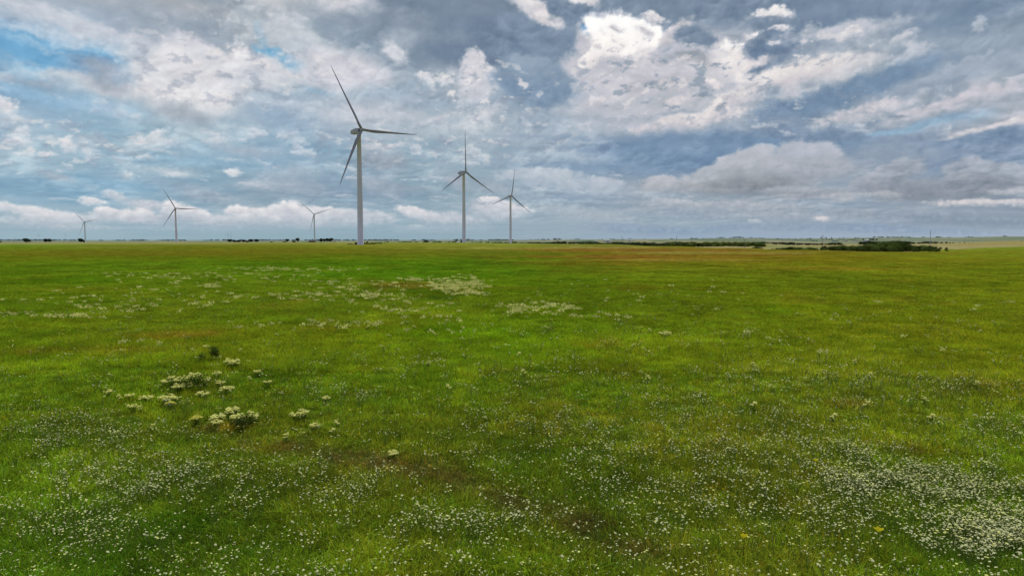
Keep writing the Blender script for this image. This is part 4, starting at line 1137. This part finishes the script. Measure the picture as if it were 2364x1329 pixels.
# ------------------------------------------------------------------ buildings
M_WHITEW = mat_plain('white_wall', (0.55, 0.56, 0.56), .7, .1, .4)
M_PALE = mat_plain('pale_metal', (0.40, 0.42, 0.42), .6, .12, .4)
M_GREENW = mat_plain('pale_green_wall', (0.30, 0.36, 0.34), .7, .1, .4)
M_RED = mat_plain('red_wall', (0.13, 0.035, 0.025), .8, .25, .8)
M_ROOFD = mat_plain('dark_roof', (0.07, 0.075, 0.085), .7, .2, .6)
M_GLASS = mat_plain('window_dark', (0.03, 0.035, 0.04), .3, .1)
def building(px, d, wpx, hm, name, label, wall, roof, rz=.15, depth=8, cat='building', lift=0):
    x = (px - 1182) / F * d; z = float(ground_z(x, d)) + lift
    W = wpx / F * d / 2; D = depth / 2; e = hm * .62
    o = empty(name, (x, d, z), rz)
    bm = bmesh.new(); add_box(bm, -W, W, -D, D, -1.5, e)
    for s in (-1, 1):                                   # gables butt on the wall tops
        X = s * W; a = bm.verts.new((X, -D, e)); b = bm.verts.new((X, D, e)); c = bm.verts.new((X, 0, hm - .05)); bm.faces.new((a, b, c))
    bm_obj('wall', bm, wall, o)
    bm = bmesh.new(); ov = .35
    for s in (-1, 1):
        p = [(-W - ov, s * (D + ov), e - .12), (W + ov, s * (D + ov), e - .12), (W + ov, 0, hm), (-W - ov, 0, hm)]
        vs = [bm.verts.new(q) for q in p] + [bm.verts.new((q[0], q[1], q[2] + .12)) for q in p]
        for f in ((0,1,2,3),(7,6,5,4),(0,4,5,1),(1,5,6,2),(2,6,7,3),(3,7,4,0)): bm.faces.new([vs[i] for i in f])
    bm_obj('roof', bm, roof, o)
    bm = bmesh.new(); add_box(bm, -W * .15, W * .15, -D - .06, -D - .003, 0, e * .8); bm_obj('door', bm, M_GLASS if roof is not M_GLASS else wall, o)
    for s in (-.6, .6):
        bm = bmesh.new(); add_box(bm, s * W - .6, s * W + .6, -D - .05, -D - .003, e * .4, e * .8); bm_obj('window', bm, M_GLASS, o)
    tag(o, label, cat)
building(1060, 1600, 14, 4.2, 'farmhouse', 'white farmhouse just left of the second largest turbine', M_WHITEW, M_PALE, .2)
building(721.5, 940, 12.5, 2.9, 'red_shed', 'low red shed with dark roof beside the pale turbine', M_RED, M_ROOFD, .05, cat='shed')
building(1402, 1750, 20, 4.4, 'long_barn', 'long white barn seen over the left part of the valley tree belt', M_WHITEW, M_PALE, .0, cat='barn', lift=1.0)
building(1374, 1750, 6, 4, 'small_barn', 'small white barn left of the long white barn', M_WHITEW, M_PALE, .3, cat='barn', lift=.6)
building(1453, 1800, 6.5, 4, 'small_barn', 'small white barn right of the long white barn', M_WHITEW, M_PALE, -.2, cat='barn', lift=.8)
building(1998, 2050, 11, 7, 'big_barn', 'largest white barn on the hillside above the big thicket', M_WHITEW, M_WHITEW, .3, 12, cat='barn')
building(1951, 2200, 6, 5, 'hill_house', 'pale house on the hillside above the left end of the big thicket', M_PALE, M_PALE, .5, cat='house')
building(1971.5, 2150, 4, 4.5, 'hill_house', 'left of two tiny white houses just left of the largest white barn', M_WHITEW, M_PALE, .3, cat='house')
building(1977.5, 2150, 4.5, 5, 'hill_house', 'right of two tiny white houses just left of the largest white barn', M_WHITEW, M_PALE, -.3, cat='house')
building(1925, 2100, 10, 4.6, 'hill_house', 'pale green wide house behind the pole at the big thicket', M_GREENW, M_GREENW, .1, cat='house')
building(1830, 2600, 3.5, 5, 'hill_house', 'tiny bright house on the hillside above the tan valley field', M_WHITEW, M_WHITEW, .2, cat='house')
building(1839, 2500, 5, 4, 'hill_house', 'tiny low pale house right of the tiny bright one', M_PALE, M_PALE, .1, cat='house')
building(1806, 2500, 5, 4, 'hill_house', 'tiny low grey house left of the tiny bright one', M_PALE, M_PALE, .0, cat='house')
building(2069, 3900, 12, 6, 'long_shed', 'long pale shed on the skyline between the small skyline trees', M_PALE, M_PALE, .0, cat='shed')

# transformer box and soil heap at the foot of the tallest turbine
M_TBOX = mat_plain('transformer_green', (0.02, 0.03, 0.022), .5, .15, 2)
x = (822.3 - 1182) / F * 505; z = float(ground_z(x, 505))
t = empty('transformer_box', (x, 505, z), .2)
bm = bmesh.new(); add_box(bm, -.9, .9, -.8, .8, .1, 1.75); bmesh.ops.bevel(bm, geom=bm.edges[:], offset=.05, segments=2, affect='EDGES'); bm_obj('cabinet', bm, M_TBOX, t)
bm = bmesh.new(); add_box(bm, -1.1, 1.1, -1, 1, -.3, .098); bm_obj('base', bm, M_CONC, t)
bm = bmesh.new(); add_box(bm, -.85, -.35, -.83, -.803, 1.0, 1.4); bm_obj('warning_plate', bm, M_WHITEW, t)
tag(t, 'dark green transformer box at the left foot of the tallest turbine', 'transformer')
M_SOIL = mat_plain('bare_soil', (0.16, 0.10, 0.045), .95, .35, .8)
x = (809 - 1182) / F * 520; z = float(ground_z(x, 520)); bm = bmesh.new(); rings = []
for zz, r in ((-.2, 1), (.35, .8), (.65, .5), (.75, .12)):
    rings.append([(math.cos(a) * r * 2.8 * (1 + .12 * math.sin(3 * a + zz * 5)), math.sin(a) * r * 1.4 * (1 + .15 * math.cos(5 * a)), zz + .06 * math.sin(4 * a)) for a in [2 * math.pi * k / 24 for k in range(24)]])
add_loft(bm, rings); o = bm_obj('soil_heap', bm, M_SOIL, None, True); o.location = (x, 520, z)
tag(o, 'low brown heap of bare soil left of the tallest turbine', 'soil heap')
# ------------------------------------------------------------------ grass and flowers (uncountable: instanced)
M_GRASS = mat_leaf('grass_blades', None, attr='blade', inst=True, transl=.38)
M_PETAL = mat_leaf('flower_white', None, attr='blade', inst=True, transl=.2)

def set_attr(me, C, name='blade'):
    at = me.color_attributes.new(name, 'FLOAT_COLOR', 'POINT')
    C = np.asarray(C, np.float32)
    if C.shape[1] == 3: C = np.concatenate([C, np.ones((len(C), 1), np.float32)], 1)
    at.data.foreach_set('color', C.ravel())

def tuft_mesh(seed, n, rad, hmin, hmax, width, bend, broad=False, lean=0.0):
    rs = np.random.RandomState(seed); V = []; Fq = []; C = []
    for k in range(n):
        a = rs.rand() * 6.283; r = rad * math.sqrt(rs.rand())
        x0, y0 = r * math.cos(a), r * math.sin(a)
        h = rs.uniform(hmin, hmax) * (1 - .3 * (r / rad) ** 2)
        da = a + rs.randn() * .9; b = bend * rs.uniform(.2, 1.3) * h
        w = width * rs.uniform(.6, 1.3); wa = rs.rand() * 3.14
        sh = rs.uniform(.3, 1.6); ye = rs.rand()
        tone = np.array([1 + .45 * ye * ye, 1 + .06 * ye, 1 - .1 * ye]) * sh
        if rs.rand() < (.45 if seed == 7 else .08): tone = np.array([2.0, 1.15, 1.3]) * sh       # dry blade
        base = len(V)
        for t in (0, .4, .75, 1.0):
            cx = x0 + math.cos(da) * b * t * t + lean * h * t; cy = y0 + math.sin(da) * b * t * t
            cz = h * (t - .28 * (b / h) * t * t) - .03
            ww = w * ((.5 + 1.2 * t - 1.6 * t * t) if broad else (1 - .85 * t)) * .5
            V += [(cx - math.cos(wa) * ww, cy - math.sin(wa) * ww, cz), (cx + math.cos(wa) * ww, cy + math.sin(wa) * ww, cz)]
            C += [tone * (.22 + 1.1 * t)] * 2  # dark roots, light tips: shade inside the tuft put into the colour
        for s in range(3):
            i = base + 2 * s; Fq.append((i, i + 1, i + 3, i + 2))
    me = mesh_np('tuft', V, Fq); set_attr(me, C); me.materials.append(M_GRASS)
    return me

def heads_mesh(seed, n, rad, hmin, hmax, size, col=(1, 1, 1), stem=True, flat=.16):
    """a sprig: several small domed flower heads on thin stems"""
    rs = np.random.RandomState(seed); V = []; Fq = []; C = []; MI = []
    for k in range(n):
        a = rs.rand() * 6.283; r = rad * math.sqrt(rs.rand()); x, y = r * math.cos(a), r * math.sin(a)
        h = rs.uniform(hmin, hmax); s = size * rs.uniform(.5, 1.4); tx, ty = rs.randn() * .25, rs.randn() * .25
        b = len(V); m = 6
        for j in range(m):
            q = 2 * math.pi * j / m; V.append((x + s * math.cos(q), y + s * math.sin(q), h + tx * s * math.cos(q) + ty * s * math.sin(q)))
        for j in range(m):
            q = 2 * math.pi * (j + .5) / m; V.append((x + .55 * s * math.cos(q), y + .55 * s * math.sin(q), h + s * flat))
        c = np.array(col) * rs.uniform(.75, 1.1)
        C += [c * .92] * m + [c] * m
        for j in range(m):
            Fq.append((b + j, b + (j + 1) % m, b + m + j, b + m + (j - 1) % m)); MI.append(1)
        Fq.append((b + m, b + m + 1, b + m + 2, b + m + 3)); Fq.append((b + m, b + m + 3, b + m + 4, b + m + 5)); MI += [1, 1]
        if stem:
            b = len(V); w = .003
            V += [(x * .3 - w, y * .3, 0), (x * .3 + w, y * .3, 0), (x + w, y, h - .002), (x - w, y, h - .002)]
            C += [(1, 1, 1)] * 4
            Fq.append((b, b + 1, b + 2, b + 3)); MI.append(0)
    me = mesh_np('sprig', V, Fq); set_attr(me, C); me.materials.append(M_STEMI); me.materials.append(M_PETAL)
    me.polygons.foreach_set('material_index', np.array(MI, np.int32))
    return me
M_STEMI = mat_leaf('thin_stem', (0.15, 0.21, 0.04), var=.2, transl=.2)

def scatter(name, protos, P, S, idx, tint, label, cat):
    """one object: points carry scale, turn, variant and tint; geometry nodes put a plant on each"""
    n = len(P)
    me = bpy.data.meshes.new(name); me.vertices.add(n); me.vertices.foreach_set('co', np.asarray(P, np.float32).ravel())
    def fa(nm, ty, arr, key): me.attributes.new(nm, ty, 'POINT').data.foreach_set(key, np.asarray(arr).ravel())
    fa('size', 'FLOAT_VECTOR', np.asarray(S, np.float32), 'vector')
    rs = np.random.RandomState(9); R = np.zeros((n, 3), np.float32); R[:, 2] = rs.rand(n) * 6.283; tl = .08 / np.maximum(1, np.asarray(P)[:, 1] / 15); R[:, 0] = rs.randn(n) * tl; R[:, 1] = rs.randn(n) * tl
    fa('turn', 'FLOAT_VECTOR', R, 'vector'); fa('pick', 'INT', np.asarray(idx, np.int32), 'value')
    at = me.attributes.new('tint', 'FLOAT_COLOR', 'POINT')
    at.data.foreach_set('color', np.concatenate([tint, np.ones((n, 1))], 1).astype(np.float32).ravel())
    o = obj_of(name, me, None)
    ng = bpy.data.node_groups.new(name, 'GeometryNodeTree')
    ng.interface.new_socket('Geometry', in_out='INPUT', socket_type='NodeSocketGeometry'); ng.interface.new_socket('Geometry', in_out='OUTPUT', socket_type='NodeSocketGeometry')
    N = ng.nodes; L = ng.links
    gi = N.new('NodeGroupInput'); go = N.new('NodeGroupOutput'); jn = N.new('GeometryNodeGeometryToInstance')
    ip = N.new('GeometryNodeInstanceOnPoints'); ip.inputs['Pick Instance'].default_value = True
    gl = []
    for k, pm in enumerate(protos):
        po = bpy.data.objects.new(name + '_plant', pm)
        oi = N.new('GeometryNodeObjectInfo'); oi.inputs['Object'].default_value = po; oi.inputs['As Instance'].default_value = True
        gl.append(oi)
    j = N.new('GeometryNodeJoinGeometry')
    for oi in gl[::-1]: L.new(oi.outputs['Geometry'], j.inputs[0])
    def named(nm, ty):
        a = N.new('GeometryNodeInputNamedAttribute'); a.data_type = ty; a.inputs['Name'].default_value = nm; return a
    a1 = named('size', 'FLOAT_VECTOR'); a2 = named('turn', 'FLOAT_VECTOR'); a3 = named('pick', 'INT')
    e2r = N.new('FunctionNodeEulerToRotation')
    L.new(gi.outputs[0], ip.inputs['Points']); L.new(j.outputs[0], ip.inputs['Instance'])
    L.new(a3.outputs['Attribute'], ip.inputs['Instance Index']); L.new(a2.outputs['Attribute'], e2r.inputs[0]); L.new(e2r.outputs[0], ip.inputs['Rotation'])
    L.new(a1.outputs['Attribute'], ip.inputs['Scale']); L.new(ip.outputs[0], go.inputs[0])
    N.remove(jn)
    md = o.modifiers.new('scatter', 'NODES'); md.node_group = ng
    return tag(o, label, cat, kind='stuff')

def scatter_points(rs, n, dmin, dmax, power=0.0, amax=.80):
    """n ground points inside the wedge in front of the camera, uniform in log distance (power 0) """
    q = rs.rand(n)
    d = dmin * (dmax / dmin) ** q
    u = rs.uniform(-amax, amax, n)
    return u * d, d

GRASS_K = 1.0
rs = np.random.RandomState(77)
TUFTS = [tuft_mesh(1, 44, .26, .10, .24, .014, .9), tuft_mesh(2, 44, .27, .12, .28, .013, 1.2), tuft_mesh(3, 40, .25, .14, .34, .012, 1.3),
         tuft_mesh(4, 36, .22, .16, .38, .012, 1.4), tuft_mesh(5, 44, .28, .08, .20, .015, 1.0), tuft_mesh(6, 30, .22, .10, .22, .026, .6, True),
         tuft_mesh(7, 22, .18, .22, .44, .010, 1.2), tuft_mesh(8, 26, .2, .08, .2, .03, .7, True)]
N_NEAR, N_FAR = 18000, 90000
x1, y1 = scatter_points(rs, N_NEAR, 6.8, 30); x2, y2 = scatter_points(rs, N_FAR, 22, 170)
x3, y3 = scatter_points(rs, 16000, 140, 340)
X = np.concatenate([x1, x2, x3]); Y = np.concatenate([y1, y2, y3])
Z = ground_z(X, Y)
sh_ = np.clip(Y / 30, .8, 4.0) * np.random.RandomState(5).uniform(.7, 1.3, len(X))
lush = fbm(X / 6, Y / 8, 3, 401)
sv_ = np.clip(.85 + .35 * lush, .4, 1.5) * np.random.RandomState(6).uniform(.75, 1.25, len(X)) * np.interp(Y, [7, 40, 90, 170, 340], [1, 1.1, 1.0, .5, .3])
def strip(c, r):
    cy = np.interp(c, [430, 640, 900, 1130, 1350, 1520], [985, 1035, 1095, 1165, 1245, 1330]); wd = np.interp(c, [430, 900, 1400], [14, 26, 42])
    return sstep(1.3, .3, np.abs(r - cy + 22 * fbm(c / 60, r / 30, 3, 461)) / wd) * sstep(420, 470, c) * sstep(1560, 1480, c)
strip_ = strip(px_of(X, Y), row_flat(Y)); sv_ = sv_ * (1 - .45 * strip_)
sel = fbm(X / 2.2, Y / 3.0, 3, 411) + .4 * rs.randn(len(X))
idx = np.digitize(sel, [-.65, -.3, 0, .3, .6, .9, 1.15])
idx = np.array([4, 0, 1, 2, 3, 5, 6, 7])[np.clip(idx, 0, 7)]
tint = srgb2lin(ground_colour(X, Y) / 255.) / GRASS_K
jit = np.random.RandomState(8)
tint = tint / np.interp(Y, [7, 12, 25, 60, 150, 340], [.135, .165, .255, .34, .37, .42])[:, None] * np.stack([np.interp(Y, [8, 25, 50, 100], [1.10, 1.12, 1.08, .98]), np.full(len(Y), .89), np.interp(Y, [8, 80], [.95, 1.1])], 1)
tint = tint * jit.uniform(.5, 1.55, (len(X), 1)) * (1 + .4 * fbm(X / .5, Y / .6, 3, 451) * np.exp(-Y / 30) + .22 * fbm(X / 3, Y / 3.4, 3, 455))[:, None] * (1 + .10 * jit.randn(len(X), 3) * np.array([1, .5, .8]))
bw = (strip_ * .7 * sstep(-.5, .2, fbm(X / .7, Y / .9, 3, 463)))[:, None]
tint = tint * (1 - bw) + tint.mean(1, keepdims=True) * np.array([[1.3, 1.0, .45]]) * .68 * bw
scatter('meadow_grass', TUFTS, np.stack([X, Y, Z], 1), np.stack([sh_, sh_, sv_], 1), idx, np.clip(tint, 0, 1.2), 'green meadow grass with dry streaks', 'grass')

# ---- small white wildflowers
FLOW_PATCH = [(2150,1165,300,70,1.5),(2330,1290,190,80,2.2),(1900,1080,200,60,1.0),(1950,1290,60,20,.9),(2000,1240,260,60,.7),(1500,1180,300,70,.35),(1250,1010,220,60,.45),(1080,1260,240,60,.32),(700,1150,300,70,.4),
 (150,1010,220,60,.75),(300,1120,320,80,.6),(120,1240,220,60,.5),(2100,900,320,45,.6),(1750,880,200,30,.5),(1550,1000,200,40,.45),(780,930,200,30,.4),(450,1010,140,30,.4),(1250,780,100,20,.3),(2320,1010,150,50,.6),
 (900,850,250,30,.25),(1320,880,250,40,.35),(1600,770,250,25,.25),(400,1000,500,200,.12),(1700,1050,700,300,.3)]
NW = 170000
rw_ = rs.uniform(655, 1480, NW); yw = CAM_H * F / (rw_ - 552); xw = rs.uniform(-.8, .8, NW) * yw
c = px_of(xw, yw); row = row_flat(yw)
dens = np.zeros(NW)
for (cx, cy, rx, ry, a) in FLOW_PATCH:
    dens = np.maximum(dens, a * sstep(1.25, .25, np.hypot((c - cx) / rx, (row - cy) / ry)))
dens = dens * (1 - .8 * strip(c, row))
cl = fbm(xw / 1.1, yw / 1.5, 4, 421, .65); cl2 = fbm(xw / .45, yw / .5, 2, 431)
keep = rs.rand(NW) < np.clip(dens * (.22 + .72 * sstep(-.1, .7, cl + .35 * cl2)) + .035, 0, 1) * .6
xw, yw = xw[keep], yw[keep]; zw = ground_z(xw, yw)
SPR = [heads_mesh(21 + k, n, .16, .19, .31, .0138) for k, n in enumerate((1, 2, 3, 5, 8))] + [heads_mesh(31, 4, .2, .2, .36, .013, (1, 1, .6))]
ss = np.clip(yw / 16, .95, 2.4) * rs.uniform(.8, 1.2, len(xw))
tw_ = np.tile(np.array([[1.0, 1.0, .54]]), (len(xw), 1)) * rs.uniform(.9, 1.0, (len(xw), 1)) * np.array([[1, 1, 1.]])
tw_[:, 2] *= np.interp(yw, [10, 40], [1, .75])
scatter('white_wildflowers', SPR, np.stack([xw, yw, zw], 1), np.stack([ss, ss, np.clip(ss, .9, 1.2)], 1), rs.choice(6, len(xw), p=[.26, .24, .2, .12, .06, .12]), tw_, 'small white wildflowers sprinkled through the near grass', 'wildflowers')

# ---- cream umbel flowers
M_CREAM = mat_leaf('umbel_cream', (0.97, 0.95, 0.30), var=.05, transl=.25, scale=20)
M_CREAMY = mat_leaf('umbel_yellow', (0.80, 0.76, 0.12), var=.12, transl=.08, scale=20)
M_WEED = mat_leaf('weed_leaf', (0.13, 0.20, 0.03), var=.4, transl=.25, scale=8)

def umbel_arrays(rs, cx, cy, cz, R, n, s0=.022):
    V = []; Fq = []
    for k in range(n):
        a = k * 2.39996; r = R * math.sqrt((k + .5) / n); x = cx + r * math.cos(a) + rs.randn() * R * .06; y = cy + r * math.sin(a) + rs.randn() * R * .06
        z = cz - .25 * r * r / R + rs.randn() * .016; s = s0 * rs.uniform(.7, 1.2); b = len(V); m = 6
        for j in range(m): q = 6.283 * j / m; V.append((x + s * math.cos(q), y + s * math.sin(q), z))
        for j in range(m): q = 6.283 * (j + .5) / m; V.append((x + .5 * s * math.cos(q), y + .5 * s * math.sin(q), z + s * .2))
        for j in range(m): Fq.append((b + j, b + (j + 1) % m, b + m + j, b + m + (j - 1) % m))
        Fq.append((b + m, b + m + 1, b + m + 2, b + m + 3)); Fq.append((b + m, b + m + 3, b + m + 4, b + m + 5))
    return V, Fq

def umbel_plant(seed, nh, spread, h):
    """flower heads, branching stems, leaves as three meshes"""
    rs = np.random.RandomState(seed); HV = []; HF = []; sb = bmesh.new(); LV = []; LF = []
    for k in range(nh):
        a = rs.rand() * 6.283; r = spread * math.sqrt(rs.rand()) if nh > 1 else 0
        x, y, z = r * math.cos(a), r * math.sin(a), h * rs.uniform(.75, 1.05)
        V, Fq = umbel_arrays(rs, x, y, z, rs.uniform(.035, .065), 10, .024)
        Fq = [tuple(i + len(HV) for i in f) for f in Fq]; HV += V; HF += Fq
        rr = []
        for s in range(4):
            t = s / 3; rr.append([(x * t + q[0], y * t + q[1], (z - .04) * t) for q in circle(0, 0, 0, .008 * (1.3 - .6 * t), 5)])
        add_loft(sb, rr)
        for s in range(5):                            # rays under the umbel
            q = 6.283 * s / 5; p1 = (x, y, z - .05); p2 = (x + .06 * math.cos(q), y + .06 * math.sin(q), z - .008)
            add_loft(sb, [[(p[0] + c_[0], p[1] + c_[1], p[2]) for c_ in circle(0, 0, 0, .0035, 3)] for p in (p1, p2)])
    for k in range(10 + nh * 3):
        a = rs.rand() * 6.283; r = spread * .9 * math.sqrt(rs.rand()) + .03; z = h * rs.uniform(.05, .62); L = rs.uniform(.05, .11); w = L * .35
        x, y = r * math.cos(a), r * math.sin(a); da = rs.rand() * 6.283; b = len(LV); up = rs.uniform(-.2, .6)
        dx, dy = math.cos(da), math.sin(da)
        LV += [(x, y, z), (x + dx * L * .5 - dy * w, y + dy * L * .5 + dx * w, z + up * L * .5), (x + dx * L, y + dy * L, z + up * L * .7), (x + dx * L * .5 + dy * w, y + dy * L * .5 - dx * w, z + up * L * .5)]
        LF.append((b, b + 1, b + 2, b + 3))
    hm = mesh_np('flower_head', HV, HF); lm = mesh_np('leaf', LV, LF); sm = bpy.data.meshes.new('stem'); sb.to_mesh(sm); sb.free()
    return hm, sm, lm

def umbel_root(seed, nh, spread, h, cream):
    hm, sm, lm = umbel_plant(seed, nh, spread, h)
    o = empty('umbel_flower'); obj_of('flower_head', hm, cream, o); obj_of('stem', sm, M_WEED, o); obj_of('leaves', lm, M_WEED, o)
    return o
UP = {'single': umbel_root(61, 3, .05, .21, M_CREAM), 'small': umbel_root(62, 8, .12, .22, M_CREAM), 'mid': umbel_root(63, 15, .2, .23, M_CREAM), 'big': umbel_root(64, 38, .38, .25, M_CREAM), 'yellow': umbel_root(65, 12, .12, .23, M_CREAMY)}
_used = set()
def gp(px, row, h=.0):
    """ground point seen under a photo position at height h above ground"""
    x, y, z = (float(v) for v in pix_dir(px, row))
    gz = 0.0
    for _ in range(4):
        t = (CAM_H - gz - h) / -z; gz = float(ground_z(x * t, y * t))
    return x * t, y * t, gz
def umbel(px, row, kind, label, group=None, s=1.0, rz=None):
    s *= 1.15
    o = UP[kind] if kind not in _used else copy_tree(UP[kind]); _used.add(kind)
    o.location = gp(px, row, .20 * s); o.scale = (s, s, s); o.rotation_euler = (0, 0, random.uniform(0, 6.28)); tag(o, label, 'flower', group)

umbel(425, 872, 'big', 'broadest cream flower clump at the upper left of the foreground')
umbel(450, 866, 'mid', 'cream clump at the top right of the broadest clump', s=.95)
umbel(474, 876, 'small', 'small cream head over the dark weed right of the broadest clump', s=.95)
umbel(411, 890, 'mid', 'bright cream clump just below the broadest clump', s=.9)
umbel(382, 880, 'small', 'small cream plant left of the broadest clump', s=.85)
umbel(440, 885, 'single', 'single cream head right of the clump below the broadest one')
umbel(388, 916, 'mid', 'yellowish cream clump below left of the broadest clump', s=.95)
umbel(405, 918, 'small', 'small cream plant right of the yellowish clump', s=.85)
umbel(392, 929, 'yellow', 'most yellow low plant under the yellowish cream clump', s=.85)
umbel(337, 917, 'mid', 'separate cream plant with one dense head, left of the yellowish clump', s=.75)
umbel(541, 834, 'mid', 'cream plant high in the foreground, up and right of the broadest clump', s=1.1)
umbel(523, 830, 'single', 'single cream head touching the high plant at its left', s=1.1)
umbel(508, 883, 'small', 'cream plant right of the broadest clump, second from it', s=.85)
umbel(524, 896, 'mid', 'flat spread of cream heads right of and below the broadest clump', s=.85)
umbel(466, 908, 'mid', 'flat cream plant straight below the dark weed', s=.8)
umbel(501, 861, 'small', 'cream plant between the broadest clump and the high plant', s=.85)
umbel(538, 945, 'mid', 'cream plant above the bottom trio of clumps', s=.9)
umbel(504, 962, 'mid', 'left clump of the bottom trio of cream clumps', s=.9)
umbel(501, 974, 'small', 'small cream head hanging below the left clump of the bottom trio', s=.8)
umbel(544, 964, 'mid', 'middle clump of the bottom trio of cream clumps', s=.8)
umbel(571, 960, 'big', 'right and brightest clump of the bottom trio of cream clumps', s=.75)
umbel(452, 964, 'yellow', 'strong yellow plant left of the bottom trio of cream clumps', s=.9)
umbel(905, 1044, 'mid', 'low cream cluster alone near the brown patch at lower centre', s=.55)
umbel(699, 951, 'small', 'upper of two cream plants right of the bottom trio', s=.9)
umbel(682, 957, 'small', 'lower left of two cream plants right of the bottom trio', s=.8)
umbel(1535, 768, 'mid', 'lone cream plant in the middle distance right of centre', s=1.2)
for px, row in ((445,805),(476,799),(556,806),(594,857),(577,870),(618,881),(250,903),(276,913),(299,912),(305,937),(325,938),(353,981),(726,981),(776,972),(767,991),(662,1003),(753,918)):
    umbel(px, row, random.choice(['single', 'small', 'small']), 'small cream flower scattered around the cream clumps in the left foreground', 'scattered small cream flowers, left', s=.72)
for px, row in ((988,835),(1210,855),(1035,889),(1198,815),(927,745),(850,752),(955,752),(1003,768)):
    umbel(px, row, 'single', 'small cream flower scattered in the middle of the meadow', 'scattered small cream flowers, middle', s=.95)
for px, row in ((1925,957),(2003,928),(2008,862),(2150,958),(1495,867),(1462,795),(1740,838),(2055,718),(2255,882),(2135,918),(1740,930),(1500,760),(2262,762),(1975,832)):
    umbel(px, row, 'single', 'small cream flower scattered in the right half of the meadow', 'scattered small cream flowers, right', s=.95)

# far cream flower drifts read as a mass
DRIFT = [(1050,664,80,22,3.0),(960,650,60,8,.8),(1090,682,50,10,1.0),(860,690,120,22,.6),(720,690,140,14,.4),(1230,722,110,22,.75),(560,692,120,9,.35),(650,625,220,9,.25),(340,636,160,5,.3),(120,738,110,8,.45),(35,730,60,7,.4),
 (700,770,200,20,.12),(350,716,220,18,.15),(1380,735,90,12,.3),(930,725,150,20,.25),(500,645,300,18,.2),(340,806,70,7,.5),(800,660,150,12,.3),(1000,760,200,30,.12),(300,690,300,30,.12),(1500,690,350,60,.025),(2000,760,400,80,.015),(640,622,60,4,.9),(480,668,40,4,.8)]
ND = 200000
xd, yd = scatter_points(rs, ND, 20, 110, amax=.78)
c = px_of(xd, yd); row = row_flat(yd) - 8 * 20 / yd
dens = np.zeros(ND)
for (cx, cy, rx, ry, a) in DRIFT:
    dens = np.maximum(dens, a * sstep(1.15, .3, np.hypot((c - cx) / rx, (row - cy) / ry) + .35 * fbm(c / (rx * .4), row / (ry * .6), 2, 440)))
cl = fbm(xd / 2.2, yd / 3.0, 3, 441)
cl5 = fbm(xd / .9, yd / 1.1, 2, 447)
keep = rs.rand(ND) < np.clip(dens * (.25 + 1.2 * sstep(-.05, .55, cl + .5 * cl5)), 0, 1) * .20
xd, yd = xd[keep], yd[keep]
CR = [heads_mesh(71 + k, n, r_, .24, .36, .040, (1, 1, 1), False, .9) for k, (n, r_) in enumerate(((7, .12), (12, .2), (18, .28), (5, .1)))]
sc_ = rs.uniform(.8, 1.25, len(xd)) * np.interp(yd, [20, 60, 110], [.75, 1.0, 1.35])
td = np.array([[.95, .93, .30]]) * rs.uniform(.75, 1.15, (len(xd), 1))
scatter('cream_flower_drifts', CR, np.stack([xd, yd, ground_z(xd, yd)], 1), np.stack([sc_, sc_, np.ones(len(xd))], 1), rs.randint(0, 4, len(xd)), td, 'cream flower drifts in the middle distance', 'wildflowers')

# ---- dark leafy weeds and yellow blossoms
def weed(px, row, h, wide, label):
    x, y, z = gp(px, row); rs = np.random.RandomState(int(px))
    bl = [(rs.randn() * .25 * wide, rs.randn() * .25 * wide, .3 + .4 * rs.rand(), .28 * wide, .28 * wide, .3, 1) for _ in range(7)]
    me = crown_mesh('leaves', rs, bl, 800, .05, (0.07, 0.12, 0.02))
    o = empty('leafy_weed', (x, y, z)); o.scale = (h, h, h)
    obj_of('leaves', me, M_LEAF_NEAR, o)
    bm = trunk_bm(rs, .5, .02, 5); bm_obj('stem', bm, M_WEED, o)
    tag(o, label, 'weed')
weed(489, 835, .55, .8, 'dark upright leafy weed standing alone above the broadest cream clump')
weed(458, 900, .5, 1.3, 'dark leafy weed under the right side of the broadest cream clump')
weed(566, 992, .45, 1.2, 'dark leafy weed under the bright right clump of the bottom trio')
weed(412, 898, .35, 1.2, 'dark leafy weed between the broadest cream clump and the one below')
M_YEL = mat_leaf('yellow_petal', (0.75, 0.68, 0.03), var=.12, transl=.3, scale=10)
def blossom(px, row, label, s=1.0):
    x, y, z = gp(px, row, .3); o = empty('yellow_flower', (x, y, z), random.uniform(0, 6))
    V = []; Fq = []
    for k in range(5):
        a = 6.283 * k / 5; ca, sa = math.cos(a), math.sin(a); w = .028; L = .055; b = len(V)
        V += [(0, 0, .30), (ca * L * .6 - sa * w, sa * L * .6 + ca * w, .335), (ca * L, sa * L, .35), (ca * L * .6 + sa * w, sa * L * .6 - ca * w, .335)]; Fq.append((b, b + 1, b + 2, b + 3))
    obj_of('petals', mesh_np('petals', V, Fq), M_YEL, o)
    bm = bmesh.new(); add_loft(bm, [circle(0, 0, -.02, .005, 5), circle(0, 0, .299, .004, 5)]); bm_obj('stem', bm, M_WEED, o)
    o.scale = (s, s, s); tag(o, label, 'flower')
blossom(2028, 1238, 'largest bright yellow blossom low in the right foreground', 1.2)
blossom(1718, 1241, 'bright yellow blossom near the bottom edge right of centre', 1.0)
blossom(1883, 1061, 'small yellow blossom in white flowers at the right, higher than the other two', .9)
